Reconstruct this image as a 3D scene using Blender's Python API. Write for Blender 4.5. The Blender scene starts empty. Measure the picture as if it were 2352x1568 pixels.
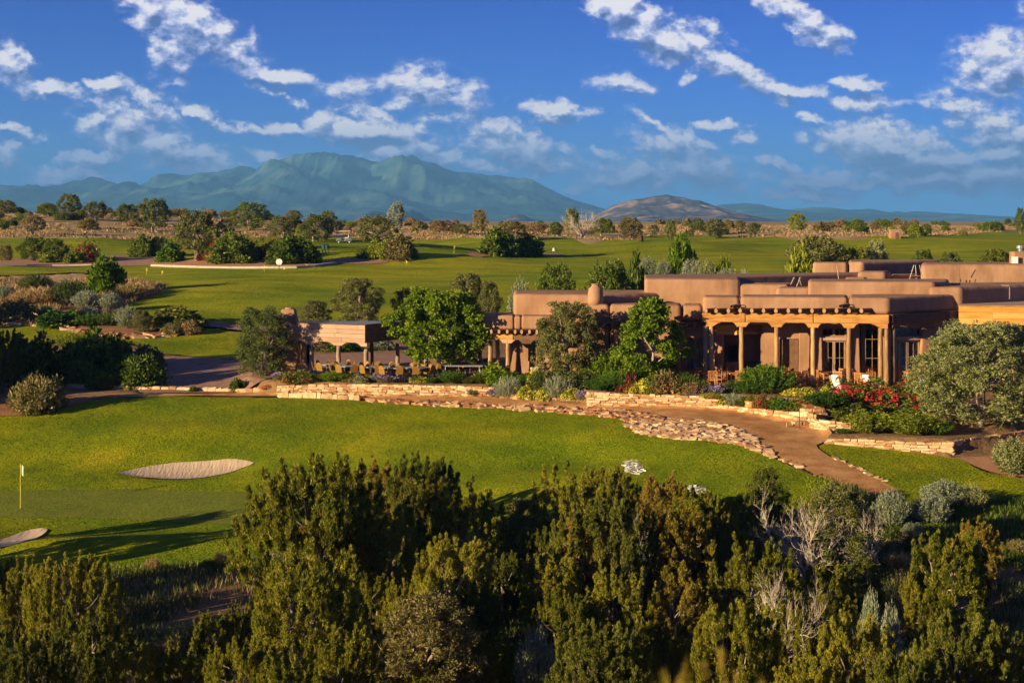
import bpy, math, random
import numpy as np
from mathutils import Vector, Matrix, noise as mnoise
from mathutils.geometry import delaunay_2d_cdt

rng = np.random.default_rng(7)
random.seed(7)
scene = bpy.context.scene
COL = scene.collection
R = math.radians

# ------------------------------------------------------------------ camera, sky, sun, exposure
F = 3600.0; UC = 1176.0; VH = 508.0; EYE = 9.5        # photograph units: 2352 x 1568
cam_d = bpy.data.cameras.new('camera'); cam = bpy.data.objects.new('camera', cam_d); COL.objects.link(cam)
cam.location = (0, 0, EYE); cam.rotation_euler = (R(90), 0, 0)
cam_d.sensor_width = 36.0; cam_d.lens = 36.0 * F / 2352.0
cam_d.shift_y = -(784.0 - VH) / 2352.0
cam_d.clip_start = 0.3; cam_d.clip_end = 60000
cam_d.dof.use_dof = True; cam_d.dof.focus_distance = 82.0; cam_d.dof.aperture_fstop = 4.0
scene.camera = cam

SUN_EL = R(12.5); SUN_AZ = R(33.0)                      # light travels to +x, a little to +y
to_sun = Vector((-math.cos(SUN_AZ)*math.cos(SUN_EL), -math.sin(SUN_AZ)*math.cos(SUN_EL), math.sin(SUN_EL)))
sl = bpy.data.lights.new('sun', 'SUN'); sun = bpy.data.objects.new('sun', sl); COL.objects.link(sun)
sl.energy = 5.0; sl.angle = R(0.5); sl.color = (1.0, 0.79, 0.43)
sun.rotation_euler = to_sun.to_track_quat('Z', 'Y').to_euler()
sun.location = (-60, -30, 40)

scene.view_settings.view_transform = 'Standard'
scene.view_settings.look = 'None'
scene.view_settings.exposure = 0.95
scene.view_settings.gamma = 1.0
scene.view_settings.use_curve_mapping = False
scene.cycles.use_denoising = True
try: scene.cycles.denoiser = 'OPENIMAGEDENOISE'
except Exception: pass
scene.cycles.max_bounces = 6; scene.cycles.diffuse_bounces = 3; scene.cycles.glossy_bounces = 3
scene.cycles.transmission_bounces = 4; scene.cycles.volume_bounces = 0
scene.cycles.use_light_tree = False

# clouds: centre u, v, half width, half height, tilt (deg, down to the right), weight
CLOUDS = [(352,20,44,44,30,1.0),(430,60,130,40,30,1.1),(530,120,60,22,20,1.0),(490,40,70,18,50,.5),(402,118,42,38,20,.85),(385,190,50,22,0,.35),
 (25,148,52,28,28,.95),(15,105,50,20,40,.4),(112,206,64,16,5,.9),(102,226,24,8,20,.6),(240,190,36,11,0,.85),
 (334,225,62,13,35,.8),(250,240,50,26,10,.75),(300,300,95,42,10,.85),(400,350,140,34,18,.85),(360,260,60,30,40,.6),(210,365,60,14,0,.9),(170,400,95,20,0,.75),(130,415,60,12,0,.8),
 (466,262,62,12,22,.85),(560,296,70,9,8,.75),(625,176,70,16,6,1.0),(605,205,34,8,15,.7),(688,243,32,10,20,.65),
 (800,212,66,26,-10,.5),(825,255,46,20,5,.75),(960,170,60,24,0,.5),(985,205,85,30,8,.85),(1070,230,60,44,20,.5),(940,235,60,16,0,.6),(1030,265,90,26,10,.45),
 (672,296,42,11,5,.8),(840,302,105,26,6,1.3),(890,350,45,26,15,1.1),(945,335,60,18,0,1.0),(1060,372,95,16,8,.7),(1132,385,28,12,0,.9),
 (1150,300,80,24,10,.65),(1190,345,110,36,12,.85),(1240,380,60,18,0,.8),(1284,254,60,15,4,.95),(1268,272,30,8,12,.7),
 (1395,8,40,18,20,1.0),(1440,30,70,26,20,1.2),(1500,85,90,32,28,1.1),(1600,110,80,28,38,.9),(1690,160,70,20,28,1.0),(1575,165,16,22,20,.7),(1640,75,60,14,30,.5),
 (1430,195,60,20,10,.6),(1440,212,40,8,8,.6),(1810,20,55,22,20,.9),(1870,60,75,26,30,.95),(1895,85,30,18,30,.8),
 (1795,206,78,14,4,.95),(1785,228,36,9,15,.7),(1965,192,46,12,0,.9),(1980,238,60,18,0,.7),(2020,278,50,14,5,.7),(2075,238,50,8,0,.35),(1870,275,32,8,15,.6),
 (2320,150,95,52,0,1.1),(2280,205,60,20,0,.6),(2260,270,95,32,18,.85),(2200,250,60,20,10,.7),(2330,310,110,36,0,.85),
 (2040,340,120,36,8,1.4),(2130,365,100,26,6,1.3),(2300,352,60,18,0,1.0),(2180,405,230,30,0,.9),(2330,400,120,40,0,.9),
 (1900,418,120,18,2,.85),(1855,445,105,13,3,.85),(1785,378,42,12,12,.75),(1945,402,30,13,0,.9),
 (1495,280,48,11,32,.75),(1650,290,50,11,5,.8),(1715,318,34,11,12,.7),(1545,345,80,34,15,.8),(1620,390,90,36,15,.85),(1460,400,110,30,5,.75),(1375,352,34,9,12,.65),(1385,415,44,14,0,.85),
 (1320,438,50,8,0,.65),(1600,330,44,16,30,.7),(20,288,28,9,5,.7),(70,315,30,14,20,.7),(5,360,40,30,0,.6),(608,357,42,11,12,.7),(20,340,40,10,0,.4),(1730,437,20,6,0,.5),(2350,20,24,50,10,.3)]

world = bpy.data.worlds.new('World'); scene.world = world; world.use_nodes = True
wt = world.node_tree; wt.nodes.clear()
def wn(t, **k):
    n = wt.nodes.new(t)
    for a, b in k.items(): setattr(n, a, b)
    return n
def nmath(T, op, a, b=None, c=None, clamp=False):
    n = T.nodes.new('ShaderNodeMath'); n.operation = op; n.use_clamp = clamp
    for i, x in enumerate((a, b, c)):
        if x is None: continue
        if isinstance(x, (int, float)): n.inputs[i].default_value = x
        else: T.links.new(x, n.inputs[i])
    return n.outputs[0]
def build_world():
    T = wt; L = T.links.new
    out = wn('ShaderNodeOutputWorld'); bg = wn('ShaderNodeBackground'); L(bg.outputs[0], out.inputs[0])
    sky = wn('ShaderNodeTexSky'); sky.sky_type = 'NISHITA'; sky.sun_disc = False
    sky.sun_elevation = SUN_EL
    sky.sun_rotation = math.atan2(to_sun.x, to_sun.y)
    sky.altitude = 2000; sky.air_density = 1.0; sky.dust_density = 0.4; sky.ozone_density = 2.0
    tc = wn('ShaderNodeTexCoord'); sep = wn('ShaderNodeSeparateXYZ'); L(tc.outputs['Generated'], sep.inputs[0])
    X, Y, Z = sep.outputs
    ysafe = nmath(T, 'MAXIMUM', Y, 0.12)
    U = nmath(T, 'DIVIDE', X, ysafe); V = nmath(T, 'DIVIDE', Z, ysafe)
    comb = wn('ShaderNodeCombineXYZ')
    L(nmath(T, 'MULTIPLY_ADD', U, 36.0, 11.76), comb.inputs[0])       # in units of 100 photograph px
    L(nmath(T, 'MULTIPLY_ADD', V, 36.0, -5.08), comb.inputs[1])
    P = comb.outputs[0]
    # group that gives the cloud density at a point
    g = bpy.data.node_groups.new('cloud_density', 'ShaderNodeTree')
    g.interface.new_socket('P', in_out='INPUT', socket_type='NodeSocketVector')
    g.interface.new_socket('D', in_out='OUTPUT', socket_type='NodeSocketFloat')
    gi = g.nodes.new('NodeGroupInput'); go = g.nodes.new('NodeGroupOutput')
    nz = g.nodes.new('ShaderNodeTexNoise'); nz.inputs['Scale'].default_value = 1.6; nz.inputs['Detail'].default_value = 6; nz.inputs['Roughness'].default_value = .62
    g.links.new(gi.outputs[0], nz.inputs['Vector'])
    sb = g.nodes.new('ShaderNodeVectorMath'); sb.operation = 'SUBTRACT'; g.links.new(nz.outputs['Color'], sb.inputs[0]); sb.inputs[1].default_value = (.5, .5, .5)
    sc_ = g.nodes.new('ShaderNodeVectorMath'); sc_.operation = 'MULTIPLY_ADD'; g.links.new(sb.outputs[0], sc_.inputs[0]); sc_.inputs[1].default_value = (1.0, .62, 0); g.links.new(gi.outputs[0], sc_.inputs[2])
    Pw = sc_.outputs[0]
    acc = None
    for (cu, cv, hw, hh, rot, w) in CLOUDS:
        m = g.nodes.new('ShaderNodeMapping'); m.vector_type = 'TEXTURE'
        m.inputs['Location'].default_value = (cu/100, -cv/100, 0)
        m.inputs['Rotation'].default_value = (0, 0, -R(rot))
        m.inputs['Scale'].default_value = (hw/100*1.65, hh/100*1.75, 1)
        if acc is None: g.links.new(Pw, m.inputs['Vector'])
        else:            # tiny dependence on the running value keeps the node order sequential
            sq = g.nodes.new('ShaderNodeVectorMath'); sq.operation = 'MULTIPLY_ADD'; g.links.new(acc, sq.inputs[0]); sq.inputs[1].default_value = (1e-6,)*3; g.links.new(Pw, sq.inputs[2]); g.links.new(sq.outputs[0], m.inputs['Vector'])
        ln = g.nodes.new('ShaderNodeVectorMath'); ln.operation = 'LENGTH'; g.links.new(m.outputs[0], ln.inputs[0])
        v = nmath(g, 'MULTIPLY_ADD', ln.outputs['Value'], -w*1.1, w*1.3)
        v = nmath(g, 'MAXIMUM', v, 0.0)
        acc = v if acc is None else nmath(g, 'SMOOTH_MAX', acc, v, 0.08)
    n2 = g.nodes.new('ShaderNodeTexNoise'); n2.inputs['Scale'].default_value = 2.1; n2.inputs['Detail'].default_value = 9; n2.inputs['Roughness'].default_value = .6
    mp = g.nodes.new('ShaderNodeMapping'); mp.inputs['Scale'].default_value = (.85, 1.35, 1); mp.inputs['Rotation'].default_value = (0,0,R(-12))
    g.links.new(gi.outputs[0], mp.inputs[0]); g.links.new(mp.outputs[0], n2.inputs['Vector'])
    nn = nmath(g, 'MULTIPLY_ADD', n2.outputs['Fac'], 2.1, -1.03)
    gate = nmath(g, 'MULTIPLY', acc, 3.0, clamp=True)
    d = nmath(g, 'MULTIPLY_ADD', nn, gate, acc)
    g.links.new(d, go.inputs[0])
    g1 = wn('ShaderNodeGroup', node_tree=g); L(P, g1.inputs[0])
    off = wn('ShaderNodeVectorMath', operation='ADD'); L(P, off.inputs[0]); off.inputs[1].default_value = (-.13, .24, 0)
    g2 = wn('ShaderNodeGroup', node_tree=g); L(off.outputs[0], g2.inputs[0])
    d1 = g1.outputs[0]; d2 = g2.outputs[0]
    mr = wn('ShaderNodeMapRange', interpolation_type='SMOOTHSTEP'); L(d1, mr.inputs[0]); mr.inputs[1].default_value = .10; mr.inputs[2].default_value = .85
    alpha = mr.outputs[0]
    lit = nmath(T, 'SUBTRACT', d1, d2); lit = nmath(T, 'MULTIPLY_ADD', lit, 1.0, .60, clamp=True)
    # lower clouds are greyer
    low = wn('ShaderNodeMapRange'); L(V, low.inputs[0]); low.inputs[1].default_value = .018; low.inputs[2].default_value = .065; low.inputs[3].default_value = .42; low.inputs[4].default_value = 1.0
    lit2 = nmath(T, 'MULTIPLY', lit, low.outputs[0])
    ramp = wn('ShaderNodeValToRGB'); e = ramp.color_ramp.elements
    e[0].position = .15; e[0].color = (.07,.12,.34,1); e[1].position = .97; e[1].color = (.86,.82,.86,1)
    m_ = e.new(.5); m_.color = (.25,.31,.60,1)
    m_ = e.new(.75); m_.color = (.52,.55,.78,1)
    L(lit2, ramp.inputs[0])
    # general scattered clouds away from the view
    ng = wn('ShaderNodeTexNoise'); ng.inputs['Scale'].default_value = 5; ng.inputs['Detail'].default_value = 6; L(tc.outputs['Generated'], ng.inputs['Vector'])
    ga = wn('ShaderNodeMapRange', interpolation_type='SMOOTHSTEP'); L(ng.outputs['Fac'], ga.inputs[0]); ga.inputs[1].default_value = .54; ga.inputs[2].default_value = .72; ga.inputs[4].default_value = .7
    front = wn('ShaderNodeMapRange', interpolation_type='SMOOTHSTEP'); L(Y, front.inputs[0]); front.inputs[1].default_value = .86; front.inputs[2].default_value = .9
    el = wn('ShaderNodeMapRange', interpolation_type='SMOOTHSTEP'); L(Z, el.inputs[0]); el.inputs[1].default_value = .15; el.inputs[2].default_value = .19; el.inputs[3].default_value = 1; el.inputs[4].default_value = 0
    fr = nmath(T, 'MULTIPLY', front.outputs[0], el.outputs[0])
    # deep blue sky: Nishita with a tint, deeper with height
    hs = wn('ShaderNodeMix'); hs.data_type = 'RGBA'; hs.blend_type = 'MULTIPLY'; hs.inputs[0].default_value = 1
    L(sky.outputs[0], hs.inputs[6])
    tint = wn('ShaderNodeValToRGB'); te = tint.color_ramp.elements; L(nmath(T, 'MULTIPLY', Z, 5.0, clamp=True), tint.inputs[0])
    te[0].position = 0.0; te[0].color = SKY_T0; te[1].position = .75; te[1].color = SKY_T1
    L(tint.outputs[0], hs.inputs[7])
    def finish(alpha_s, col_s):
        mx = wn('ShaderNodeMix'); mx.data_type = 'RGBA'; L(alpha_s, mx.inputs[0]); L(hs.outputs[2], mx.inputs[6])
        cl = wn('ShaderNodeMix'); cl.data_type = 'RGBA'; cl.blend_type = 'MULTIPLY'; cl.inputs[0].default_value = 1
        if col_s is None: cl.inputs[6].default_value = (.5,.53,.66,1)
        else: L(col_s, cl.inputs[6])
        cl.inputs[7].default_value = (CLD_S,)*3+(1,)
        L(cl.outputs[2], mx.inputs[7]); b_ = wn('ShaderNodeBackground'); L(mx.outputs[2], b_.inputs[0]); b_.inputs[1].default_value = SKY_STRENGTH
        return b_
    far_b = finish(ga.outputs[0], None); near_b = finish(alpha, ramp.outputs[0])
    ms = wn('ShaderNodeMixShader'); L(fr, ms.inputs[0]); L(far_b.outputs[0], ms.inputs[1]); L(near_b.outputs[0], ms.inputs[2]); L(ms.outputs[0], out.inputs[0])
    wt.nodes.remove(bg)
    world.cycles.sampling_method = 'MANUAL'; world.cycles.sample_map_resolution = 512
SKY_STRENGTH = 0.075
SKY_T0 = (.08, .34, 1.08, 1); SKY_T1 = (.055, .17, .74, 1)
SKY_S = 1.0; CLD_S = 8.2
build_world()

# ------------------------------------------------------------------ helpers
def props(o, label=None, cat=None, group=None, kind=None):
    if label: o['label'] = label
    if cat: o['category'] = cat
    if group: o['group'] = group
    if kind: o['kind'] = kind
    return o
def empty(name, loc=(0,0,0), label=None, cat=None, group=None, rz=0.0):
    o = bpy.data.objects.new(name, None); COL.objects.link(o); o.location = loc; o.rotation_euler = (0,0,rz)
    o.empty_display_size = .2
    return props(o, label, cat, group)
def link(name, me, parent=None, loc=None, rot=None, scale=None):
    o = bpy.data.objects.new(name, me); COL.objects.link(o)
    if parent is not None: o.parent = parent
    if loc is not None: o.location = loc
    if rot is not None: o.rotation_euler = rot
    if scale is not None: o.scale = scale
    return o
def mesh_np(name, verts, faces, mats, nper=4, smooth=False, midx=None):
    verts = np.asarray(verts, np.float32); faces = np.asarray(faces, np.int32)
    me = bpy.data.meshes.new(name)
    me.vertices.add(len(verts)); me.vertices.foreach_set('co', verts.ravel())
    nf = len(faces); me.loops.add(nf*nper); me.loops.foreach_set('vertex_index', faces.ravel())
    me.polygons.add(nf); me.polygons.foreach_set('loop_start', np.arange(nf, dtype=np.int32)*nper)
    try: me.polygons.foreach_set('loop_total', np.full(nf, nper, np.int32))
    except Exception: pass
    if smooth: me.polygons.foreach_set('use_smooth', np.ones(nf, bool))
    for m in (mats if isinstance(mats, (list, tuple)) else [mats]): me.materials.append(m)
    if midx is not None: me.polygons.foreach_set('material_index', np.asarray(midx, np.int32))
    me.update(calc_edges=True)
    return me
class MB:
    """collects boxes, tubes, prisms into one mesh"""
    def __init__(s): s.v = []; s.f = []; s.m = []
    def add(s, vs, fs, m=0):
        b = len(s.v); s.v += [tuple(v) for v in vs]; s.f += [tuple(i+b for i in f) for f in fs]; s.m += [m]*len(fs); return s
    def box(s, c, d, rz=0.0, m=0, M=None):
        hx, hy, hz = d[0]/2, d[1]/2, d[2]/2
        ca, sa = math.cos(rz), math.sin(rz); vs = []
        for x, y, z in ((-hx,-hy,-hz),(hx,-hy,-hz),(hx,hy,-hz),(-hx,hy,-hz),(-hx,-hy,hz),(hx,-hy,hz),(hx,hy,hz),(-hx,hy,hz)):
            if M is not None: p = M @ Vector((x,y,z)); vs.append((c[0]+p.x, c[1]+p.y, c[2]+p.z))
            else: vs.append((c[0]+x*ca-y*sa, c[1]+x*sa+y*ca, c[2]+z))
        return s.add(vs, [(0,3,2,1),(4,5,6,7),(0,1,5,4),(1,2,6,5),(2,3,7,6),(3,0,4,7)], m)
    def tube(s, pts, rad, n=8, m=0, caps=True):
        pts = [Vector(p) for p in pts]; vs = []; fs = []
        if not hasattr(rad, '__len__'): rad = [rad]*len(pts)
        up = Vector((0,0,1))
        for i, p in enumerate(pts):
            d = (pts[min(i+1,len(pts)-1)] - pts[max(i-1,0)]).normalized()
            a = d.cross(up)
            if a.length < .05: a = d.cross(Vector((1,0,0)))
            a.normalize(); b = d.cross(a)
            for k in range(n):
                t = 2*math.pi*k/n; vs.append(p + a*math.cos(t)*rad[i] + b*math.sin(t)*rad[i])
        for i in range(len(pts)-1):
            for k in range(n):
                k2 = (k+1) % n; fs.append((i*n+k, i*n+k2, (i+1)*n+k2, (i+1)*n+k))
        if caps: fs.append(tuple(range(n-1,-1,-1))); fs.append(tuple(range((len(pts)-1)*n, len(pts)*n)))
        return s.add(vs, fs, m)
    def prism(s, poly, z0, z1, m=0):
        n = len(poly); vs = [(x,y,z0) for x,y in poly]+[(x,y,z1) for x,y in poly]
        fs = [tuple(range(n-1,-1,-1)), tuple(range(n,2*n))]+[(i,(i+1)%n,n+(i+1)%n,n+i) for i in range(n)]
        return s.add(vs, fs, m)
    def mesh(s, name, mats, smooth=False, bevel=0.0, seg=2):
        me = bpy.data.meshes.new(name); me.from_pydata(s.v, [], s.f)
        mats = mats if isinstance(mats, (list, tuple)) else [mats]
        for m in mats: me.materials.append(m)
        if len(mats) > 1: me.polygons.foreach_set('material_index', s.m)
        if bevel > 0:
            import bmesh
            bm = bmesh.new(); bm.from_mesh(me); bmesh.ops.recalc_face_normals(bm, faces=bm.faces)
            bmesh.ops.bevel(bm, geom=list(bm.edges), offset=bevel, segments=seg, affect='EDGES', clamp_overlap=True, profile=.5)
            bm.to_mesh(me); bm.free()
        else:
            import bmesh
            bm = bmesh.new(); bm.from_mesh(me); bmesh.ops.recalc_face_normals(bm, faces=bm.faces); bm.to_mesh(me); bm.free()
        if smooth: me.polygons.foreach_set('use_smooth', [True]*len(me.polygons))
        me.update(); return me
    def obj(s, name, mats, parent=None, smooth=False, bevel=0.0, seg=2):
        return link(name, s.mesh(name, mats, smooth, bevel, seg), parent)
def P(u, v, Y): return Vector(((u-UC)*Y/F, Y, EYE-(v-VH)*Y/F))
def XU(u, Y): return (u-UC)*Y/F
def ZV(v, Y): return EYE-(v-VH)*Y/F

# ------------------------------------------------------------------ materials
def pmat(name, cols, scale=3.0, detail=5, rough=.9, bump=0.0, bscale=None, island=0.0, obj=0.0, transl=None, scramble=0.0, stretch=(1,1,1), metal=0.0, spec=.3, macro=None, dist=0.0, wave=None):
    m = bpy.data.materials.new(name); m.use_nodes = True; T = m.node_tree; T.nodes.clear(); L = T.links.new
    N = lambda t: T.nodes.new(t)
    out = N('ShaderNodeOutputMaterial'); bs = N('ShaderNodeBsdfPrincipled'); L(bs.outputs[0], out.inputs[0])
    bs.inputs['Roughness'].default_value = rough; bs.inputs['Metallic'].default_value = metal; bs.inputs['Specular IOR Level'].default_value = spec
    tc = N('ShaderNodeTexCoord'); mp = N('ShaderNodeMapping'); L(tc.outputs['Object'], mp.inputs[0]); mp.inputs['Scale'].default_value = stretch
    nz = N('ShaderNodeTexNoise'); nz.inputs['Scale'].default_value = scale; nz.inputs['Detail'].default_value = detail; nz.inputs['Roughness'].default_value = .6; nz.inputs['Distortion'].default_value = dist
    L(mp.outputs[0], nz.inputs['Vector'])
    fac = nz.outputs['Fac']
    if island:
        ge = N('ShaderNodeNewGeometry'); fac = nmath(T, 'MULTIPLY_ADD', nmath(T,'SUBTRACT', ge.outputs['Random Per Island'], .5), island, fac)
    if obj:
        oi = N('ShaderNodeObjectInfo'); fac = nmath(T, 'MULTIPLY_ADD', nmath(T,'SUBTRACT', oi.outputs['Random'], .5), obj, fac)
    rp = N('ShaderNodeValToRGB'); e = rp.color_ramp.elements; n = len(cols)
    lo, hi = .3, .7
    e[0].position = lo; e[0].color = (*cols[0],1); e[1].position = hi; e[1].color = (*cols[-1],1)
    for i in range(1, n-1): x = e.new(lo+(hi-lo)*i/(n-1)); x.color = (*cols[i],1)
    L(fac, rp.inputs[0]); c = rp.outputs[0]
    if macro:      # large patches: (scale, colour multiplier)
        n3 = N('ShaderNodeTexNoise'); n3.inputs['Scale'].default_value = macro[0]; n3.inputs['Detail'].default_value = 4; L(tc.outputs['Object'], n3.inputs['Vector'])
        mr = N('ShaderNodeMapRange'); mr.inputs[1].default_value = .38; mr.inputs[2].default_value = .62; L(n3.outputs['Fac'], mr.inputs[0])
        mx = N('ShaderNodeMix'); mx.data_type = 'RGBA'; mx.blend_type = 'MULTIPLY'; L(mr.outputs[0], mx.inputs[0]); L(c, mx.inputs[6]); mx.inputs[7].default_value = (*macro[1],1); c = mx.outputs[2]
    L(c, bs.inputs['Base Color'])
    nrm = None
    if bump:
        n2 = N('ShaderNodeTexNoise'); n2.inputs['Scale'].default_value = bscale or scale*4; n2.inputs['Detail'].default_value = 6; L(mp.outputs[0], n2.inputs['Vector'])
        bp = N('ShaderNodeBump'); bp.inputs['Strength'].default_value = 1.0; bp.inputs['Distance'].default_value = bump; L(n2.outputs['Fac'], bp.inputs['Height']); nrm = bp.outputs[0]
    if scramble:    # blades point every way: normals scatter
        wn_ = N('ShaderNodeTexNoise'); wn_.inputs['Scale'].default_value = 16; wn_.inputs['Detail'].default_value = 3; wn_.inputs['Roughness'].default_value = .8
        L(mp.outputs[0], wn_.inputs['Vector'])
        s1 = N('ShaderNodeVectorMath'); s1.operation = 'SUBTRACT'; L(wn_.outputs['Color'], s1.inputs[0]); s1.inputs[1].default_value = (.5,.5,.5)
        s2 = N('ShaderNodeVectorMath'); s2.operation = 'SCALE'; L(s1.outputs[0], s2.inputs[0]); s2.inputs['Scale'].default_value = scramble
        ge2 = N('ShaderNodeNewGeometry'); s3 = N('ShaderNodeVectorMath'); s3.operation = 'ADD'; L(s2.outputs[0], s3.inputs[0]); L(nrm if nrm else ge2.outputs['Normal'], s3.inputs[1])
        s4 = N('ShaderNodeVectorMath'); s4.operation = 'NORMALIZE'; L(s3.outputs[0], s4.inputs[0]); nrm = s4.outputs[0]
    if nrm: L(nrm, bs.inputs['Normal'])
    if transl:
        tr = N('ShaderNodeBsdfTranslucent'); L(c, tr.inputs[0])
        if nrm: L(nrm, tr.inputs['Normal'])
        ms = N('ShaderNodeMixShader'); ms.inputs[0].default_value = transl; L(bs.outputs[0], ms.inputs[1]); L(tr.outputs[0], ms.inputs[2]); L(ms.outputs[0], out.inputs[0])
    return m
def leafmat(name, c1, c2, c3, transl=.3, obj=.35, rough=.75):
    return pmat(name, [c1, c2, c3], scale=1.3, detail=3, rough=rough, island=.75, obj=obj, transl=transl, spec=.15)
M = {}
M['lawn'] = pmat('lawn_grass', [(.145,.17,.004),(.215,.23,.005),(.32,.28,.008)], scale=.35, detail=8, rough=.95, bump=.05, bscale=1.6, scramble=4.5, stretch=(1,1,1), macro=(.12,(.62,.80,.8)), spec=.05)
M['fairway'] = pmat('fairway_grass', [(.16,.185,.005),(.28,.28,.009),(.40,.34,.018)], scale=.22, detail=9, rough=.95, bump=.10, bscale=.8, scramble=5.5, stretch=(.6,1.6,1), macro=(.05,(.62,.80,.75)), spec=.05)
M['green'] = pmat('green_grass', [(.12,.14,.016),(.15,.17,.02),(.17,.185,.022)], scale=.5, detail=4, rough=.95, scramble=2.0, spec=.05)
M['path'] = pmat('gravel_path', [(.36,.165,.055),(.50,.25,.095),(.62,.34,.15)], scale=1.2, detail=12, rough=1, bump=.02, bscale=14, scramble=1.2, spec=.05, macro=(.35,(.8,.76,.7)))
M['drive'] = pmat('driveway_gravel', [(.24,.13,.085),(.32,.185,.125),(.38,.23,.16)], scale=1.5, detail=12, rough=1, bump=.02, bscale=12, spec=.05)
M['concrete'] = pmat('pale_concrete', [(.32,.27,.22),(.42,.36,.29)], scale=3, rough=.95, bump=.004, bscale=20)
M['asphalt'] = pmat('asphalt', [(.05,.05,.06),(.08,.08,.09)], scale=4, rough=.9)
M['sand'] = pmat('bunker_sand', [(.44,.31,.20),(.54,.40,.27)], scale=1.5, detail=6, rough=1, bump=.05, bscale=2.4, stretch=(3.2,.5,1), scramble=.6)
M['dirt'] = pmat('mulch_soil', [(.17,.07,.028),(.28,.125,.05),(.36,.18,.08)], scale=1.2, detail=10, rough=1, bump=.03, bscale=9, scramble=1.2)
M['bed'] = pmat('red_soil', [(.34,.15,.07),(.45,.22,.11)], scale=1.2, detail=8, rough=1, scramble=1.2)
M['ground'] = pmat('dry_ground', [(.13,.075,.03),(.24,.13,.055),(.32,.18,.08)], scale=.5, detail=12, rough=1, bump=.06, bscale=3, scramble=1.6, macro=(.05,(.8,.85,.7)))
M['savannah'] = pmat('savannah_grass', [(.24,.14,.055),(.43,.28,.11),(.54,.38,.17)], scale=.12, detail=10, rough=1, bump=.1, bscale=1.2, scramble=2.6, macro=(.03,(.7,.75,.65)))
M['paving'] = pmat('patio_flagstone', [(.24,.15,.09),(.34,.22,.14)], scale=1.5, rough=.9)

# ------------------------------------------------------------------ terrain
LP = [(-60,7.5),(0,7.95),(4,7.8),(10,5.2),(20,.6),(30,-3.2),(40,-5.0),(50,-5.3),(57,-4.95),(63,-4.4),(67,-4.3),(71,-4.25),(76,-3.65),(80,-3.2),(85,-2.1),(91,-1.17),(94,-.87),(100,-.55),(110,-.03),(119,.84),(134,2.35),(150,3.6),(175,4.5),(200,5.0),(235,6.1),(270,7.05),(350,7.85),(600,8.3),(1500,8.2),(16000,8.0)]
def prof(repl, lo, hi): return [p for p in LP if p[0] < lo or p[0] > hi] + repl
PROF = {-400: LP, 0: LP, 400: LP,
 800: prof([(57,-4.9),(63,-4.3),(71,-3.9),(76,-3.3),(80,-2.7),(85,-1.9),(90,-1.2),(92,-.98),(94,-.8),(97,-.2),(105,0),(115,.2),(125,1.5),(134,2.6)],56,135),
 1150: prof([(57,-4.9),(63,-4.0),(70,-3.2),(75,-2.6),(80,-2.0),(85,-1.35),(88,-1.0),(91,-.82),(94,-.1),(120,.2),(134,2.2)],56,135),
 1500: prof([(57,-4.8),(63,-3.7),(69.5,-2.9),(75,-2.2),(80,-1.43),(84,-.81),(86.5,-.64),(90,-.1),(130,.1)],56,135),
 1850: prof([(57,-4.8),(63,-3.9),(68,-2.9),(72,-2.35),(76,-1.75),(79,-1.3),(82.5,-1.03),(86,-.6),(88,-.1),(130,.1)],56,135),
 2150: prof([(55,-5.0),(60,-4.5),(66,-3.4),(70,-2.7),(73,-2.2),(76,-1.85),(79,-1.2),(84,-.3),(87,0),(130,.1)],51,135),
 2600: prof([(55,-5.0),(60,-4.6),(66,-3.7),(70,-3.0),(73,-2.6),(76,-2.2),(79,-1.6),(84,-.6),(87,-.1),(130,.1)],51,135)}
UK = np.array(sorted(PROF)); 
YT = np.concatenate([np.linspace(-60,40,80,endpoint=False), np.linspace(40,150,441,endpoint=False), np.geomspace(150,17000,500)])
def _mk():
    tab = np.array([np.interp(YT, *zip(*sorted(PROF[k]))) for k in UK])
    ker = np.hanning(9); ker /= ker.sum()
    t2 = np.array([np.convolve(np.pad(r,4,mode='edge'), ker, 'valid') for r in tab])
    uf = np.linspace(-400,2600,121); res = np.zeros((121,len(YT)))
    for j in range(len(YT)): res[:,j] = np.interp(uf, UK, t2[:,j])
    k2 = np.hanning(15); k2 /= k2.sum()
    for j in range(len(YT)): res[:,j] = np.convolve(np.pad(res[:,j],7,mode='edge'), k2, 'valid')
    return uf, res
UF, TAB = _mk()
WALL_U = [560,640,840,1130,1200,1340,1350,1640,1700,1870,1900,1905,2177,2300,2400]
WALL_Y = [94.8,93.6,92.7,91.3,90.2,88.2,87.6,85.6,84.6,81.2,79.5,77.9,76.2,77.8,79.0]
def wall_y(u): return np.interp(u, WALL_U, WALL_Y)
def tier(u, Y):
    d = Y - wall_y(u)
    t1 = np.interp(u, [560,640,1125,1135,1335,1352,1635,1650,1860,1890,1910,2250,2400], [-.75,-.14,-.14,-.5,-.5,-.08,-.08,-.5,-.55,-.75,-1.15,-1.15,-1.7])
    lo = np.interp(u, [560,1130,1140,1340,1350,1630,1650,1870,1890,1910], [-.1,-.1,-.06,-.06,-.06,-.06,-.06,-.06,-.1,-1.15])
    w2 = np.interp(u, [1125,1140,1330,1350,1640,1700,1870], [.3,1.9,1.3,.3,.3,1.5,1.9])
    s = np.clip((d-w2-.12)/.25,0,1)
    z = t1*(1-s)+lo*s
    ok = (u > 560) & (u < 2400)
    return np.where((d > 0) & ok, np.clip(d/.3,0,1), 0), z
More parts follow.
